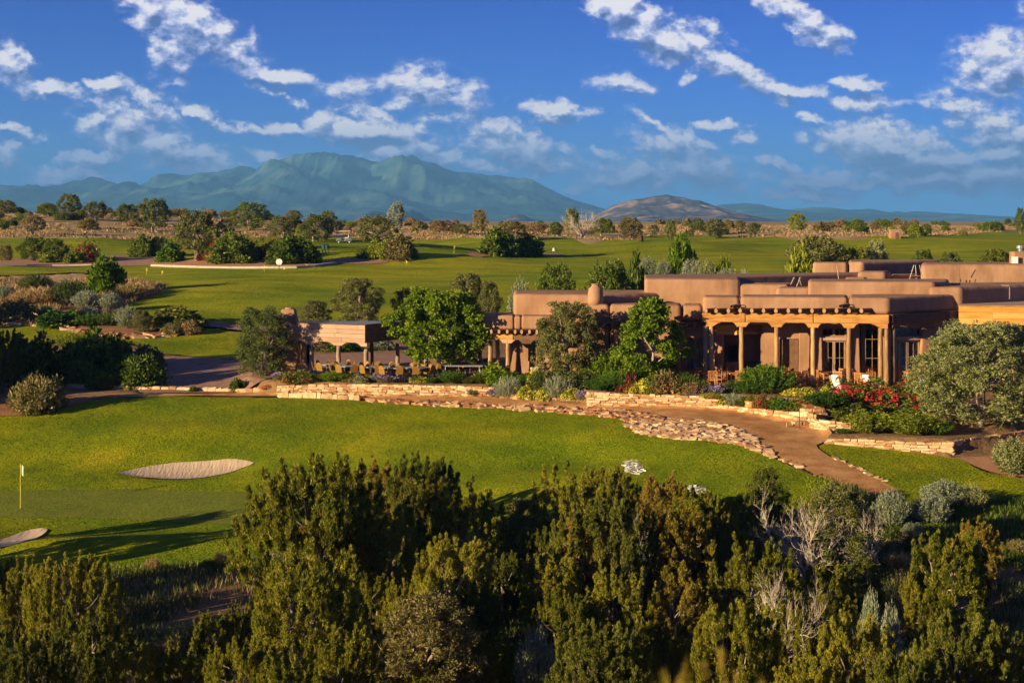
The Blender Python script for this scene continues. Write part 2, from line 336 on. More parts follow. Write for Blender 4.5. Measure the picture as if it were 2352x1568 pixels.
BUMPS = [(60,320,42,60,2.6),(420,330,40,50,1.2),(850,200,15,14,2.0),(620,185,10,9,1.1),(1000,178,10,7,.9),(1350,225,14,9,.6),(1560,215,9,9,1.2),(1750,235,14,10,.7),(2000,235,12,10,.6),(200,230,12,8,.9),(1150,235,12,8,1.0),(450,140,7,6,.45),(640,150,7,7,.5),(760,165,9,6,.5),(560,128,5,4,.3),(300,215,12,9,.35),(1250,220,10,10,.45),(1900,260,16,22,.5),(1650,300,12,25,.5),(500,160,6,7,.35),(2200,230,14,12,.6),(1050,260,20,8,.4),
         (700,69,3.0,1.6,.18),(420,66.5,5,1.6,.35),(150,66,3,1.3,.25),(480,85,5,2.2,.22),(1000,83,5,2,.22),(1250,77,5,2,-.3),(900,79,4,2.2,.25),(1350,81,3,2,.2),(1050,70,5,2.5,-.25),(300,84,4,2,.2),(1600,77,3,2,.2)]
BOWLS = []      # filled for the bunkers
def _vn(x, y, s, seed):
    xs, ys = x/s+seed*17.3, y/s+seed*7.7
    xi, yi = np.floor(xs).astype(np.int64), np.floor(ys).astype(np.int64); fx, fy = xs-xi, ys-yi
    fx = fx*fx*(3-2*fx); fy = fy*fy*(3-2*fy)
    def h(a,b):
        n = (a*374761393 + b*668265263 + seed*1274126177) & 0xFFFFFFFF; n = ((n ^ (n >> 13))*1274126177) & 0xFFFFFFFF
        return ((n ^ (n >> 16)) & 0xFFFF)/65535.0-.5
    return (h(xi,yi)*(1-fx)+h(xi+1,yi)*fx)*(1-fy)+(h(xi,yi+1)*(1-fx)+h(xi+1,yi+1)*fx)*fy
def terrain(X, Y, bowls=True):
    X = np.asarray(X, float); Y = np.asarray(Y, float)
    u = np.clip(UC+F*X/np.maximum(Y,18), -400, 2599.9)
    yi = np.interp(Y, YT, np.arange(len(YT))); j = np.minimum(yi.astype(int), len(YT)-2); fj = yi-j
    ui = (u+400)/25.0; i = np.minimum(ui.astype(int),119); fi = ui-i
    z = (TAB[i,j]*(1-fi)+TAB[i+1,j]*fi)*(1-fj)+(TAB[i,j+1]*(1-fi)+TAB[i+1,j+1]*fi)*fj
    for (bu,by,sx,sy,h) in BUMPS:
        bx = XU(bu,by); z = z + h*np.exp(-((X-bx)/sx)**2-((Y-by)/sy)**2)
    flat = np.clip((Y-86)/3,0,1)*np.clip((138-Y)/8,0,1)*np.clip((u-560)/60,0,1)
    z = z + (_vn(X,Y,7,1)*.20+_vn(X,Y,3.1,2)*.05)*np.clip((Y-8)/20,0,1)*(1-flat)
    z = z + _vn(X,Y,26,3)*.9*np.clip((Y-120)/60,0,1)+_vn(X,Y,11,6)*.3*np.clip((Y-120)/60,0,1)*np.clip((400-Y)/100,0,1) + _vn(X,Y,90,4)*1.2*np.clip((Y-300)/300,0,1)
    t, zt = tier(u, Y); m = (Y < 100) & (zt > z)
    z = np.where(m, z+(zt-z)*t, z)
    if bowls:
        for (cx,cy,rx,ry,h,tl) in BOWLS:
            r2 = ((X-cx)/rx)**2+((Y-cy)/ry)**2
            z = z - h*np.clip(1-r2,0,1)**.6*(1 - tl*np.clip((Y-cy)/ry,-1,1)*.0)
    return z
YS = np.concatenate([np.linspace(6,160,3000), np.geomspace(160.1,16000,2500)])
def G(u, v, off=0.0):
    X = (u-UC)*YS/F; zr = EYE-(v-VH)*YS/F; zt = terrain(X, YS, False)
    k = np.where(zr < zt)[0]
    if len(k) == 0: return Vector((XU(u,3000.), 3000., 8.0))
    k = max(k[0],1); a = zr[k-1]-zt[k-1]; b = zt[k]-zr[k]; t = a/(a+b) if a+b > 1e-9 else .5
    y = YS[k-1]+(YS[k]-YS[k-1])*t
    return Vector(((u-UC)*y/F, y, EYE-(v-VH)*y/F+off))
def TZ(x, y): return float(terrain(np.array([x]), np.array([y]))[0])
def bowl_from(poly, depth):
    pts = [G(*p) for p in poly]; xs = [p.x for p in pts]; ys = [p.y for p in pts]
    BOWLS.append(((min(xs)+max(xs))/2, (min(ys)+max(ys))/2, (max(xs)-min(xs))/2*1.05, (max(ys)-min(ys))/2*1.08, depth, 1))
BUNK1 = [(274,1085),(300,1077),(329,1070),(365,1065),(402,1061),(440,1059),(475,1058),(515,1057),(548,1057.5),(583,1065),(555,1071),(530,1077.6),(490,1085),(456.6,1091),(420,1096),(383.5,1098.4),(355,1099),(329,1098.8),(305,1096.5),(290,1093)]
BUNK2 = [(-40,1262),(-30,1238),(0,1233),(33,1223),(66,1216),(95,1215.5),(110,1218),(92,1233),(60,1241),(30,1246),(0,1252)]
bowl_from(BUNK1, .28); bowl_from(BUNK2, .22)

def smooth_poly(pts, step=.6, closed=True):
    """Catmull-Rom through world xy points, resampled"""
    n = len(pts); out = []
    for i in range(n if closed else n-1):
        p0, p1, p2, p3 = (pts[(i-1) % n], pts[i], pts[(i+1) % n], pts[(i+2) % n]) if closed else (pts[max(i-1,0)], pts[i], pts[i+1], pts[min(i+2,n-1)])
        L_ = math.hypot(p2[0]-p1[0], p2[1]-p1[1]); k = max(1, int(L_/step))
        for q in range(k):
            t = q/k
            out.append(tuple(.5*((2*p1[c])+(-p0[c]+p2[c])*t+(2*p0[c]-5*p1[c]+4*p2[c]-p3[c])*t*t+(-p0[c]+3*p1[c]-3*p2[c]+p3[c])*t**3) for c in (0,1)))
    if not closed: out.append(tuple(pts[-1][:2]))
    return out
def inside(px, py, poly):
    c = np.zeros(px.shape, bool); n = len(poly); j = n-1
    for i in range(n):
        xi, yi = poly[i]; xj, yj = poly[j]
        if yi != yj:
            c ^= ((yi > py) != (yj > py)) & (px < (xj-xi)*(py-yi)/(yj-yi)+xi)
        j = i
    return c
ZONES = []
def zone(name, poly_uv, mat, off, step=.5, label=None, kind='structure', grid=None, wobble=.0, world=None, bowls=True, edge=.6):
    pts = world if world else [tuple(G(u,v)[:2]) for u,v in poly_uv]
    b = smooth_poly(pts, edge)
    if wobble: b = [(x+wobble*mnoise.noise(Vector((x*1.3,y*1.3,1.0))), y+wobble*mnoise.noise(Vector((x*1.3,y*1.3,5.0)))) for x,y in b]
    xs = np.array([p[0] for p in b]); ys = np.array([p[1] for p in b])
    # interior grid, spacing grows with distance
    g = []; y = ys.min()
    while y < ys.max():
        s = step*max(1.0, (y/90.0)**1.5); 
        row = np.arange(xs.min(), xs.max(), s)+rng.uniform(0,s); g.append(np.stack([row, np.full(len(row), y)],1)); y += s
    g = np.concatenate(g); g = g[inside(g[:,0], g[:,1], b)]
    vin = [Vector(p) for p in b]+[Vector(p) for p in g]
    n = len(b)
    vo, eo, fo, *_ = delaunay_2d_cdt(vin, [], [list(range(n))], 1, 1e-4)
    V = np.array([(p.x,p.y) for p in vo]); z = terrain(V[:,0], V[:,1], bowls)+off
    fo = [f for f in fo if len(f) == 3]
    me = mesh_np(name, np.column_stack([V,z]), np.array(fo), mat, nper=3, smooth=True)
    # keep faces upward
    if me.polygons and me.polygons[0].normal.z < 0: me.flip_normals()
    o = link(name, me); props(o, label, None, None, kind)
    ZONES.append((b, off))
    return o
# ------------------------------------------------------------------ ground zones
LAWN = [(-700,990),(-200,972),(0,957),(80,948),(150,937),(235,917),(330,912),(420,911),(700,915),(840,922),(1000,932),(1200,942),(1330,950),(1420,961),(1442,985),(1490,998),(1540,1006),(1620,1013),(1700,1025),(1760,1046),(1800,1066),(1850,1086),(1893,1102),(1905,1116),(1870,1150),(1780,1180),(1600,1200),(1300,1225),(1150,1262),(900,1290),(760,1284),(640,1276),(560,1290),(480,1303),(250,1312),(100,1314),(-200,1318),(-700,1318)]
zone('lawn', LAWN, M['lawn'], .03, step=.55, wobble=.12)
zone('putting_green', [(-700,1128),(-300,1128),(0,1129),(300,1125),(600,1133),(700,1140),(720,1165),(660,1192),(560,1204),(350,1198),(180,1191),(0,1192),(-300,1190),(-700,1190)], M['green'], .05, step=.6)
def sandzone(name, poly):
    return zone(name, poly, M['sand'], .075, step=.3, edge=.25, wobble=.02)
sandzone('sand_bunker', BUNK1)
sandzone('sand_bunker', BUNK2)
zone('cart_path', [(240,906),(420,905),(560,903),(640,903),(850,908),(1000,911),(1130,914),(1200,920),(1330,930),(1420,928),(1640,937),(1750,948),(1860,967),(1911,995),(1899,1013),(1875,1024),(1908,1051),(1950,1066),(2000,1094),(2032,1110),(2075,1135),(2030,1150),(1960,1130),(1895,1102),(1845,1077),(1789,1051),(1754,1025),(1712,994),(1671,979),(1608,967),(1531,958),(1420,944),(1330,939),(1200,933),(1000,925),(850,918),(700,913),(500,910),(380,911),(300,912)], M['path'], .045, step=.5, wobble=.05)
zone('right_lawn', [(1880,1024),(1901,1021),(1985,1027),(2089,1039),(2177,1052),(2208,1057),(2264,1085),(2352,1100),(2600,1130),(2600,1170),(2352,1153),(2270,1151),(2150,1170),(2080,1160),(2032,1116),(1990,1092),(1950,1068),(1912,1052)], M['lawn'], .04, step=.5, wobble=.08)
zone('driveway', [(345,822),(480,821),(640,822),(720,815),(800,812),(880,815),(920,812),(1000,826),(1020,840),(900,852),(760,856),(650,862),(600,875),(560,900),(420,902),(320,901),(345,880),(355,850)], M['drive'], .03, step=.6, wobble=.1)
zone('lawn_strip', [(-500,745),(0,750),(130,756),(208,771),(326,777),(407,770),(462,757),(500,757),(540,764),(620,780),(640,800),(600,826),(537,826),(407,816),(355,810),(300,790),(160,783),(39,795),(-500,795)], M['lawn'], .05, step=.7, wobble=.15)
zone('access_path', [(455,738),(500,742),(545,748),(600,752),(640,758),(640,764),(545,760),(500,754),(462,750)], M['drive'], .09, step=.7)
FAIR = [(-900,640),(-400,640),(0,634),(110,630),(190,628),(300,640),(365,655),(372,672),(300,700),(285,725),(350,735),(450,738),(530,748),(640,756),(760,752),(900,744),(980,738),(1100,740),(1200,720),(1300,700),(1500,680),(1700,665),(2000,660),(2352,655),(3000,650),(3000,528),(2352,532),(2248,536),(2120,541),(1999,545),(1900,550),(1821,553),(1700,546),(1502,542),(1378,558),(1300,548),(1150,551),(1000,552),(900,549),(740,546),(640,545),(560,547),(400,548),(200,548),(0,549),(-900,552)]
zone('fairway', FAIR, M['fairway'], .08, step=.9, wobble=.3, edge=1.2)
zone('roadside_bed', [(-900,598),(0,598),(100,592),(200,588),(222,590),(232,600),(228,611),(0,613),(-900,614)], M['bed'], .16, step=1.2)
zone('roadside_bed', [(352,612),(420,614),(500,616.5),(620,617),(720,614),(770,606),(745,600),(680,598),(600,596),(480,597),(375,598)], M['bed'], .16, step=1.2)
zone('roadway', [(222,590),(300,588),(375,589),(385,597),(352,611),(232,611),(234,600)], M['drive'], .14, step=1.2)
zone('roadway', [(735,600),(790,596),(850,598),(890,601),(880,607),(820,609),(765,607)], M['drive'], .14, step=1.2)
for pl in ([(1052,590),(1080,584),(1130,584),(1160,589),(1110,592)], [(1210,588),(1240,584),(1275,585),(1296,588),(1270,591)], [(872,597),(900,592),(940,594),(954,600),(910,603)]):
    zone('shrub_bed', pl, M['bed'], .16, step=1.0)
# kerbs along the road beds
def ribbon_strip(name, uv, w, h, mat, label=None):
    pts = smooth_poly([tuple(G(*p)[:2]) for p in uv], 1.5, False); vs = []; fs = []
    for i, p in enumerate(pts):
        q = pts[min(i+1,len(pts)-1)]; r = pts[max(i-1,0)]; d = Vector((q[0]-r[0], q[1]-r[1])).normalized(); n = Vector((-d.y, d.x))
        z = TZ(*p)
        for s, zz in ((-w/2, z-.2),(-w/2, z+h),(w/2, z+h),(w/2, z-.2)): vs.append((p[0]+n.x*s, p[1]+n.y*s, zz))
        if i: 
            b = i*4; a = b-4
            fs += [(a,a+1,b+1,b),(a+1,a+2,b+2,b+1),(a+2,a+3,b+3,b+2)]
    me = bpy.data.meshes.new(name); me.from_pydata(vs, [], fs); me.materials.append(mat); o = link(name, me); props(o, label, None, None, 'structure'); return o
ribbon_strip('kerb', [(-400,614),(0,613),(120,613.5),(228,612)], .45, .3, M['concrete'])
ribbon_strip('kerb', [(350,613),(420,615.5),(500,617.5),(620,618),(720,615),(772,607)], .45, .3, M['concrete'])
zone('planted_bed', [(-500,740),(0,742),(60,744),(130,748),(170,762),(230,772),(320,774),(400,768),(455,752),(440,742),(330,735),(250,725),(150,722),(0,722),(-500,720)], M['dirt'], .1, step=.8)
zone('mulch_bed', [(-500,940),(0,957),(70,948),(140,938),(215,921),(215,915),(160,913),(100,910),(0,905),(-500,900)], M['dirt'], .06, step=.7)
zone('mulch_bed', [(2190,1054),(2205,1056),(2264,1082),(2352,1097),(2600,1125),(2600,1060),(2352,1050),(2300,1048)], M['bed'], .06, step=.7)
zone('patio', None, M['paving'], .0, step=1.5, world=[(XU(1600,88.6),88.9),(XU(1850,87.6),87.7),(XU(2060,87.2),87.3),(XU(2240,88),88.2),(XU(2400,92),92),(XU(2352,98),98),(XU(1640,98),98)])
zone('pavilion_floor', None, M['paving'], .0, step=1.5, world=[(XU(700,96.9),96.9),(XU(850,95.3),95.3),(XU(1000,94.6),94.6),(XU(1150,94),94.0),(XU(1180,100),100),(XU(950,104),104),(XU(680,101),101)])
# a small piece of concrete cart path below the lawn
zone('lower_path', [(545,1296),(575,1283),(620,1276),(650,1272),(700,1276),(690,1288),(640,1291),(590,1296),(560,1302)], M['concrete'], .09, step=.4)

# base ground sheet (sinks slightly under the zones)
def ground_sheet():
    ys = np.concatenate([np.linspace(-60,44,36,endpoint=False), np.linspace(44,150,265,endpoint=False), np.geomspace(150,420,110,endpoint=False), np.geomspace(420,15500,70)])
    a = np.concatenate([np.linspace(-1.0,-.36,24,endpoint=False), np.linspace(-.36,.36,300), np.linspace(.36,1.0,24)[1:]])
    A, Yg = np.meshgrid(a, ys); Xg = A*np.where(Yg>44, Yg, 44+(44-Yg)*.25)
    Z = terrain(Xg, Yg)
    sink = np.zeros(Z.shape)
    for b, off in ZONES:
        xs = [p[0] for p in b]; yy = [p[1] for p in b]
        m = (Xg > min(xs)) & (Xg < max(xs)) & (Yg > min(yy)) & (Yg < max(yy))
        if m.any():
            idx = np.where(m); ins = inside(Xg[idx], Yg[idx], b); s = sink[idx]; s[ins] = .12; sink[idx] = s
    Z = Z - sink*np.clip(Yg/100,1,2.5)
    n, m = Z.shape; V = np.stack([Xg,Yg,Z],-1).reshape(-1,3)
    i = np.arange(n-1)[:,None]*m+np.arange(m-1)[None,:]
    Fc = np.stack([i,i+1,i+1+m,i+m],-1).reshape(-1,4)
    cy = V[Fc].mean(1)[:,1]
    me = mesh_np('ground', V, Fc, [M['ground'],M['savannah']], 4, True, (cy>150).astype(int))
    props(link('ground', me), None, None, None, 'structure')
ground_sheet()

# ------------------------------------------------------------------ mountains
def ridged(x, y, sc, oct_=5, seed=0):
    v = 0; a = 1; tot = 0
    for o in range(oct_):
        v = v + a*(1-np.abs(_vn(x,y,sc/2**o,seed+o)*2)); tot += a; a *= .55
    return v/tot
M['mountain'] = pmat('hazy_mountain_forest', [(.010,.045,.055),(.03,.085,.085),(.15,.22,.14)], scale=.0018, detail=10, rough=1, spec=0.0)  # teal base puts some distance haze into the forest colour
M['hill'] = pmat('scrub_hill', [(.03,.045,.075),(.10,.095,.11),(.48,.31,.21)], scale=.011, detail=12, rough=1, spec=0.0, scramble=.8)
def mountain(name, sil, yr, yf, mat, spread=1.6, nd=60, step=3.0, amp=.6, seed=1, nsc=1100):
    us = np.arange(sil[0][0], sil[-1][0]+.1, step); vr = np.interp(us, *zip(*sil))
    ker = np.hanning(5); ker /= ker.sum(); vr = np.convolve(np.pad(vr,2,mode='edge'), ker, 'valid')
    s = np.linspace(-.35,1,nd)
    vr = vr-(VH-vr)*.10*(ridged(us*7.0,us*0+seed*50,260,4,seed+3)-.62)*.8
    S, Uu = np.meshgrid(s, us); H = ((VH-vr)*yr/F+EYE)[:,None]*np.ones_like(S)
    Yg = yr-(yr-yf)*S; Xg = (Uu-UC)*yr/F
    t = np.clip(np.abs(S),0,1)
    n = ridged(Xg+Yg*.35, Yg*.6, nsc, 5, seed)-.62
    fall = (1-t)**1.25
    Z = 5+(H-5)*fall + (H)*amp*n*np.clip(t*5,0,1)*(1-t)*2.2
    # never above the ridge line seen from the eye
    lim = EYE+(H-EYE)*Yg/yr*.985; Z = np.where(t>.02, np.minimum(Z, lim), Z)
    Z = Z + H*.07*(ridged(Xg,Yg*.7,nsc*.28,4,seed+9)-.6)*np.clip(t*3,0,1)
    nn, m = Z.shape; V = np.stack([Xg,Yg,Z],-1).reshape(-1,3)
    i = np.arange(nn-1)[:,None]*m+np.arange(m-1)[None,:]
    Fc = np.stack([i,i+1,i+1+m,i+m],-1).reshape(-1,4)
    o = link(name, mesh_np(name, V, Fc, mat, 4, True)); props(o, None, None, None, 'structure'); return o
SIL1 = [(-300,440),(-100,420),(0,425),(35,428),(70,437),(125,431),(165,417),(210,407),(240,415),(270,426),(330,426),(385,398),(430,400),(480,395),(525,389),(555,381),(600,391),(630,372),(700,355),(750,350),(810,357),(880,377),(925,360),(955,357),(1000,377),(1050,395),(1100,398),(1150,402),(1176,404),(1221,410),(1256,430),(1286,447),(1341,467),(1376,480),(1450,496),(1520,507)]
mountain('blue_mountain', SIL1, 13500, 9000, M['mountain'], seed=3)
mountain('distant_range', [(1600,505),(1646,472),(1680,468),(1711,465),(1740,468),(1761,472),(1806,482),(1840,478),(1876,475),(1920,478),(1946,482),(1975,481),(1996,479),(2010,482),(2021,487),(2056,495),(2080,488),(2101,485),(2150,488),(2226,495),(2352,501),(2500,503),(2700,507)], 12500, 9500, M['mountain'], seed=12, nd=36)
mountain('scrub_hill', [(1360,506),(1376,490),(1405,473),(1441,460),(1470,455),(1496,449),(1515,446),(1530,445.5),(1556,451),(1590,457),(1616,462),(1656,477),(1690,490),(1716,500),(1735,506)], 5200, 4300, M['hill'], seed=21, nd=60, step=2, nsc=300, amp=.7)
mountain('scrub_hill', [(815,507),(840,492),(858,485),(880,489),(905,497),(925,506)], 5600, 5200, M['hill'], seed=25, nd=24, step=2, nsc=260)
mountain('blue_mountain', [(890,507),(925,486),(945,482),(965,488),(985,502),(995,507)], 6800, 6300, M['mountain'], seed=26, nd=24, step=2, nsc=260)
mountain('scrub_hill', [(1150,507),(1172,495),(1187,491),(1205,495),(1228,507)], 6000, 5600, M['hill'], seed=27, nd=24, step=2, nsc=260)
mountain('blue_mountain', [(690,507),(712,496),(735,494),(760,500),(775,507)], 7200, 6700, M['mountain'], seed=28, nd=24, step=2, nsc=260)
# air
def haze_box():
    b = MB(); b.box((0, 7900, 344.5), (17500, 16400, 713))
    m = bpy.data.materials.new('haze'); m.use_nodes = True; T = m.node_tree; T.nodes.clear()
    o = T.nodes.new('ShaderNodeOutputMaterial'); v = T.nodes.new('ShaderNodeVolumePrincipled'); T.links.new(v.outputs[0], o.inputs['Volume'])
    v.inputs['Color'].default_value = HAZE_COL; v.inputs['Density'].default_value = HAZE_D; v.inputs['Anisotropy'].default_value = 0.0
    ob = b.obj('haze', m); props(ob, None, None, None, 'stuff')
HAZE_D = 0.000078; HAZE_COL = (.20,.52,1.0,1)
haze_box()
# ------------------------------------------------------------------ clubhouse
M['adobe'] = pmat('adobe_stucco', [(.30,.165,.095),(.385,.215,.125),(.43,.25,.15)], scale=.9, detail=11, rough=1, bump=.06, bscale=1.6, spec=.1, stretch=(1,1,.4), macro=(.5,(.78,.74,.72)))
M['adobe_dark'] = pmat('dark_shaded_adobe_stucco', [(.27,.15,.095),(.32,.18,.115)], scale=.8, detail=8, rough=1, bump=.03, bscale=1.2, spec=.1)  # darker adobe copy; shade of walls facing away is put into its colour
M['log'] = pmat('peeled_log', [(.22,.115,.05),(.37,.21,.09),(.50,.31,.145)], scale=2.2, detail=10, rough=.75, bump=.02, bscale=6, stretch=(3,3,.5), dist=.6, obj=.25)
M['greylog'] = pmat('weathered_log', [(.22,.14,.10),(.32,.21,.15),(.38,.26,.19)], scale=2.2, detail=10, rough=.85, bump=.02, bscale=6, stretch=(3,3,.5), obj=.2)
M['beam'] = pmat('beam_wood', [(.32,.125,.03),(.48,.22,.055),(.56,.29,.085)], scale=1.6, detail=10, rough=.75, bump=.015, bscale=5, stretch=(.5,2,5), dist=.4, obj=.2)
M['logdark'] = pmat('stained_shaded_log', [(.10,.05,.03),(.19,.095,.05)], scale=3, rough=.8, bump=.01, obj=.2)  # stained wood; also paints in shade on beams and boards facing away
M['logend'] = pmat('log_end', [(.24,.13,.065),(.34,.20,.10)], scale=5, rough=.8)
M['board'] = pmat('fascia_board', [(.50,.20,.035),(.64,.29,.055),(.70,.36,.09)], scale=1.4, detail=9, rough=.7, bump=.01, bscale=5, stretch=(.6,1,6), obj=.35)
M['paleboard'] = pmat('weathered_board', [(.34,.20,.13),(.42,.26,.17),(.46,.30,.20)], scale=1.4, detail=9, rough=.85, bump=.01, bscale=5, stretch=(.6,1,6), obj=.35)
M['frame'] = pmat('window_frame_wood', [(.24,.13,.075),(.34,.20,.12)], scale=4, rough=.6)
M['curtain'] = pmat('curtain_cloth', [(.55,.47,.22),(.66,.58,.30)], scale=3, rough=.9)
M['dark'] = pmat('unlit_interior', [(.02,.018,.016),(.035,.03,.026)], scale=2, rough=.9)  # near-black colour carries the darkness of unlit rooms, recesses and the cup
M['gravelroof'] = pmat('gravel_roof', [(.28,.19,.13),(.44,.32,.23)], scale=9, detail=8, rough=1, scramble=1.5)
M['cream'] = pmat('cream_sunlit_roof', [(.55,.45,.33),(.62,.52,.40)], scale=2, rough=.9)  # cream for the cart; on the clubhouse roof it paints in sunlight
M['metalroof'] = pmat('blue_grey_metal_roof', [(.17,.19,.25),(.22,.25,.32)], scale=1, rough=.8, metal=.0)
M['metal'] = pmat('grey_metal', [(.30,.30,.30),(.40,.40,.40)], scale=4, rough=.45, metal=.7)
M['black'] = pmat('black_iron', [(.015,.014,.013),(.025,.022,.02)], scale=6, rough=.5)
M['white'] = pmat('white_paint', [(.72,.70,.66),(.80,.78,.74)], scale=5, rough=.6)
M['pole'] = pmat('bare_pole', [(.40,.31,.22),(.52,.42,.31)], scale=4, rough=.9)
M['terracotta'] = pmat('terracotta', [(.40,.14,.07),(.50,.20,.10)], scale=4, rough=.9)
def glassmat():
    m = bpy.data.materials.new('window_glass'); m.use_nodes = True; T = m.node_tree; T.nodes.clear()
    o = T.nodes.new('ShaderNodeOutputMaterial'); g = T.nodes.new('ShaderNodeBsdfGlossy'); g.inputs['Roughness'].default_value = .03; g.inputs['Color'].default_value = (.9,.92,.95,1)
    t = T.nodes.new('ShaderNodeBsdfTransparent'); t.inputs[0].default_value = (.82,.85,.85,1); lw = T.nodes.new('ShaderNodeFresnel'); lw.inputs[0].default_value = 1.5
    ms = T.nodes.new('ShaderNodeMixShader'); T.links.new(lw.outputs[0], ms.inputs[0]); T.links.new(t.outputs[0], ms.inputs[1]); T.links.new(g.outputs[0], ms.inputs[2]); T.links.new(ms.outputs[0], o.inputs[0]); return m
M['glass'] = glassmat()

class Line:
    """a facade seen in plan between two photograph columns at two distances"""
    def __init__(s, uA, YA, uB, YB):
        s.a = Vector((XU(uA,YA), YA)); b = Vector((XU(uB,YB), YB)); s.L = (b-s.a).length; s.e = (b-s.a)/s.L; s.n = Vector((s.e.y, -s.e.x)); s.rz = math.atan2(s.e.y, s.e.x)
    def s_of(s, u, off=0.0):
        k = (u-UC)/F; a = s.a+s.n*off   # a.x + e.x t = k (a.y + e.y t)
        return (k*a.y-a.x)/(s.e.x-k*s.e.y)
    def Y_of(s, u, off=0.0): t = s.s_of(u, off); return s.a.y+s.n.y*off+s.e.y*t
    def z_of(s, u, v, off=0.0): return ZV(v, s.Y_of(u, off))
    def pt(s, t, off, z): p = s.a+s.e*t+s.n*off; return Vector((p.x, p.y, z))
    def box(s, mb, t0, t1, z0, z1, o0, o1, m=0):
        c = s.pt((t0+t1)/2, (o0+o1)/2, (z0+z1)/2); mb.box(c, (abs(t1-t0), abs(o1-o0), abs(z1-z0)), s.rz, m); return mb
club = empty('clubhouse', (XU(1850,95), 92, 0), 'long low tan adobe clubhouse with log porch and stepped flat roofs', 'clubhouse')
bpy.context.view_layer.update()
INV = club.matrix_world.inverted()
def cpart(mb, name, mats, parent=None, root=None, **k):
    root = root or club
    o = mb.obj(name, mats, None, **k); par = parent or root
    o.parent = par; o.matrix_parent_inverse = par_inv(par)
    return o
def par_inv(p):
    # parts are built in world space; every parent here is unrotated and unscaled
    M_ = Matrix.Identity(4); q = p
    loc = Vector((0,0,0))
    while q is not None: loc = loc+Vector(q.location); q = q.parent if False else None
    return Matrix.Translation(-loc) if p.type == 'EMPTY' else Matrix.Identity(4)
def block(pts, z0, z1, name='adobe_block', mat='adobe', bevel=.22, root=None):
    mb = MB(); mb.prism([(XU(u,Y),Y) for u,Y in pts], z0, z1)
    return cpart(mb, name, M[mat], root=root, bevel=bevel, seg=5)
def zt(v, Y): return ZV(v, Y)
# upper and rear blocks
block([(1480,97),(1680,96.2),(1700,96.3),(1700,101),(1480,101)], 3, zt(640,97))
block([(1696,96.4),(1811,96.0),(1830,99),(1696,99)], 3, zt(653,96))
block([(1480,97.9),(1560,98.2),(1975,106),(1975,109),(1480,104)], 3, zt(628,106), mat='adobe_dark', bevel=.12)  # long rear wall, its shade painted with the darker adobe
block([(1782,94.2),(1861,94),(1868,96),(1790,96)], 3, zt(661,94))
block([(1856,93.8),(2146,93.0),(2180,94.2),(2180,98),(1856,98)], 3, zt(646,93.8))
block([(2134,92.9),(2207,92.5),(2440,98),(2440,101),(2134,99)], 3, zt(659,92.6))
block([(1867,112.5),(1946,112),(1952,114),(1867,115)], 4, zt(603,112))
block([(1949,112.2),(1981,111.8),(2158,116.5),(2158,119),(1949,118)], 4, zt(601,112))
block([(1970,104.2),(2036,104),(2048,106),(1970,107)], 4, zt(624,104), bevel=.3)
block([(1940,103),(1990,103),(1995,104),(1940,104)], 4, zt(637,103), bevel=.25)
block([(2048,106),(2110,108),(2110,109),(2048,109)], 4, zt(632,106), mat='adobe_dark', bevel=.15)
block([(2115,104.5),(2420,103.5),(2440,110),(2115,110)], 3, zt(607,104), bevel=.35)
block([(2240,112),(2360,112),(2360,114),(2240,114)], 3, zt(603,112), mat='adobe_dark', bevel=.1)
# middle wing
block([(1179,95.6),(1354,94.6),(1388,94.4),(1567,97.9),(1567,101),(1179,101)], 0, zt(675.5,95), bevel=.25)
block([(1335,93.2),(1400,92.9),(1400,95),(1335,95)], 0, zt(699,93), bevel=.25)
block([(1400.6,92.9),(1565,92.2),(1566,95),(1400.6,95)], 0, zt(699.5,92.5), bevel=.25)
block([(1565.8,92.4),(1613.5,92.2),(1614,95),(1565.8,95)], zt(737,92.3), zt(701,92.3), bevel=.25)
# left wing roof and its wall
block([(1108,94.4),(1180,93.9),(1182,96.8),(1108,97)], zt(756,94.2), zt(724,94), bevel=.14)
block([(1181,93.9),(1197,93.8),(1197,95.5),(1181,95.6)], zt(756,94), zt(725,94), bevel=.14)
block([(1197.6,93.8),(1268,93.5),(1270,95.5),(1197.6,95.6)], zt(756,94), zt(725,94), bevel=.14)
# main porch parapet in three lengths
ZP0 = zt(720,89.4)
block([(1614,90.6),(1699,90.25),(1699,93.0),(1614,93.2)], zt(718,90.4), zt(682,90.4))
block([(1700.5,90.25),(1948,89.15),(1948,93.0),(1700.5,93.0)], ZP0, zt(682,89.7))
block([(1949.5,89.15),(2040,88.75),(2203,92.9),(2203,95.4),(1949.5,93.0)], zt(722,88.8), zt(683.5,88.8))
block([(1616,93.05),(2200,93.05),(2200,98),(1616,98)], zt(720,92), zt(692,92), mat='cream', name='roof', bevel=.05)  # pale colour puts the sunlight on this roof strip into the material
# deep chimney with rounded shoulders
mb = MB(); ch = [(0.0,.46),(.35,.47),(.75,.46),(1.0,.40),(1.12,.28),(1.15,.24),(1.24,.24)]
c0 = P(1368,699,93.6); zc = c0.z-.6
mb.tube([(c0.x,c0.y,zc+h*1.0+.55) for h,r in ch], [r for h,r in ch], 20)
cm = cpart(mb, 'chimney', M['adobe'], smooth=True)
mb = MB(); mb.tube([(c0.x,c0.y,zc+1.79),(c0.x,c0.y,zc+1.84)], [.29,.22], 14); cpart(mb, 'chimney_cap', M['terracotta'])

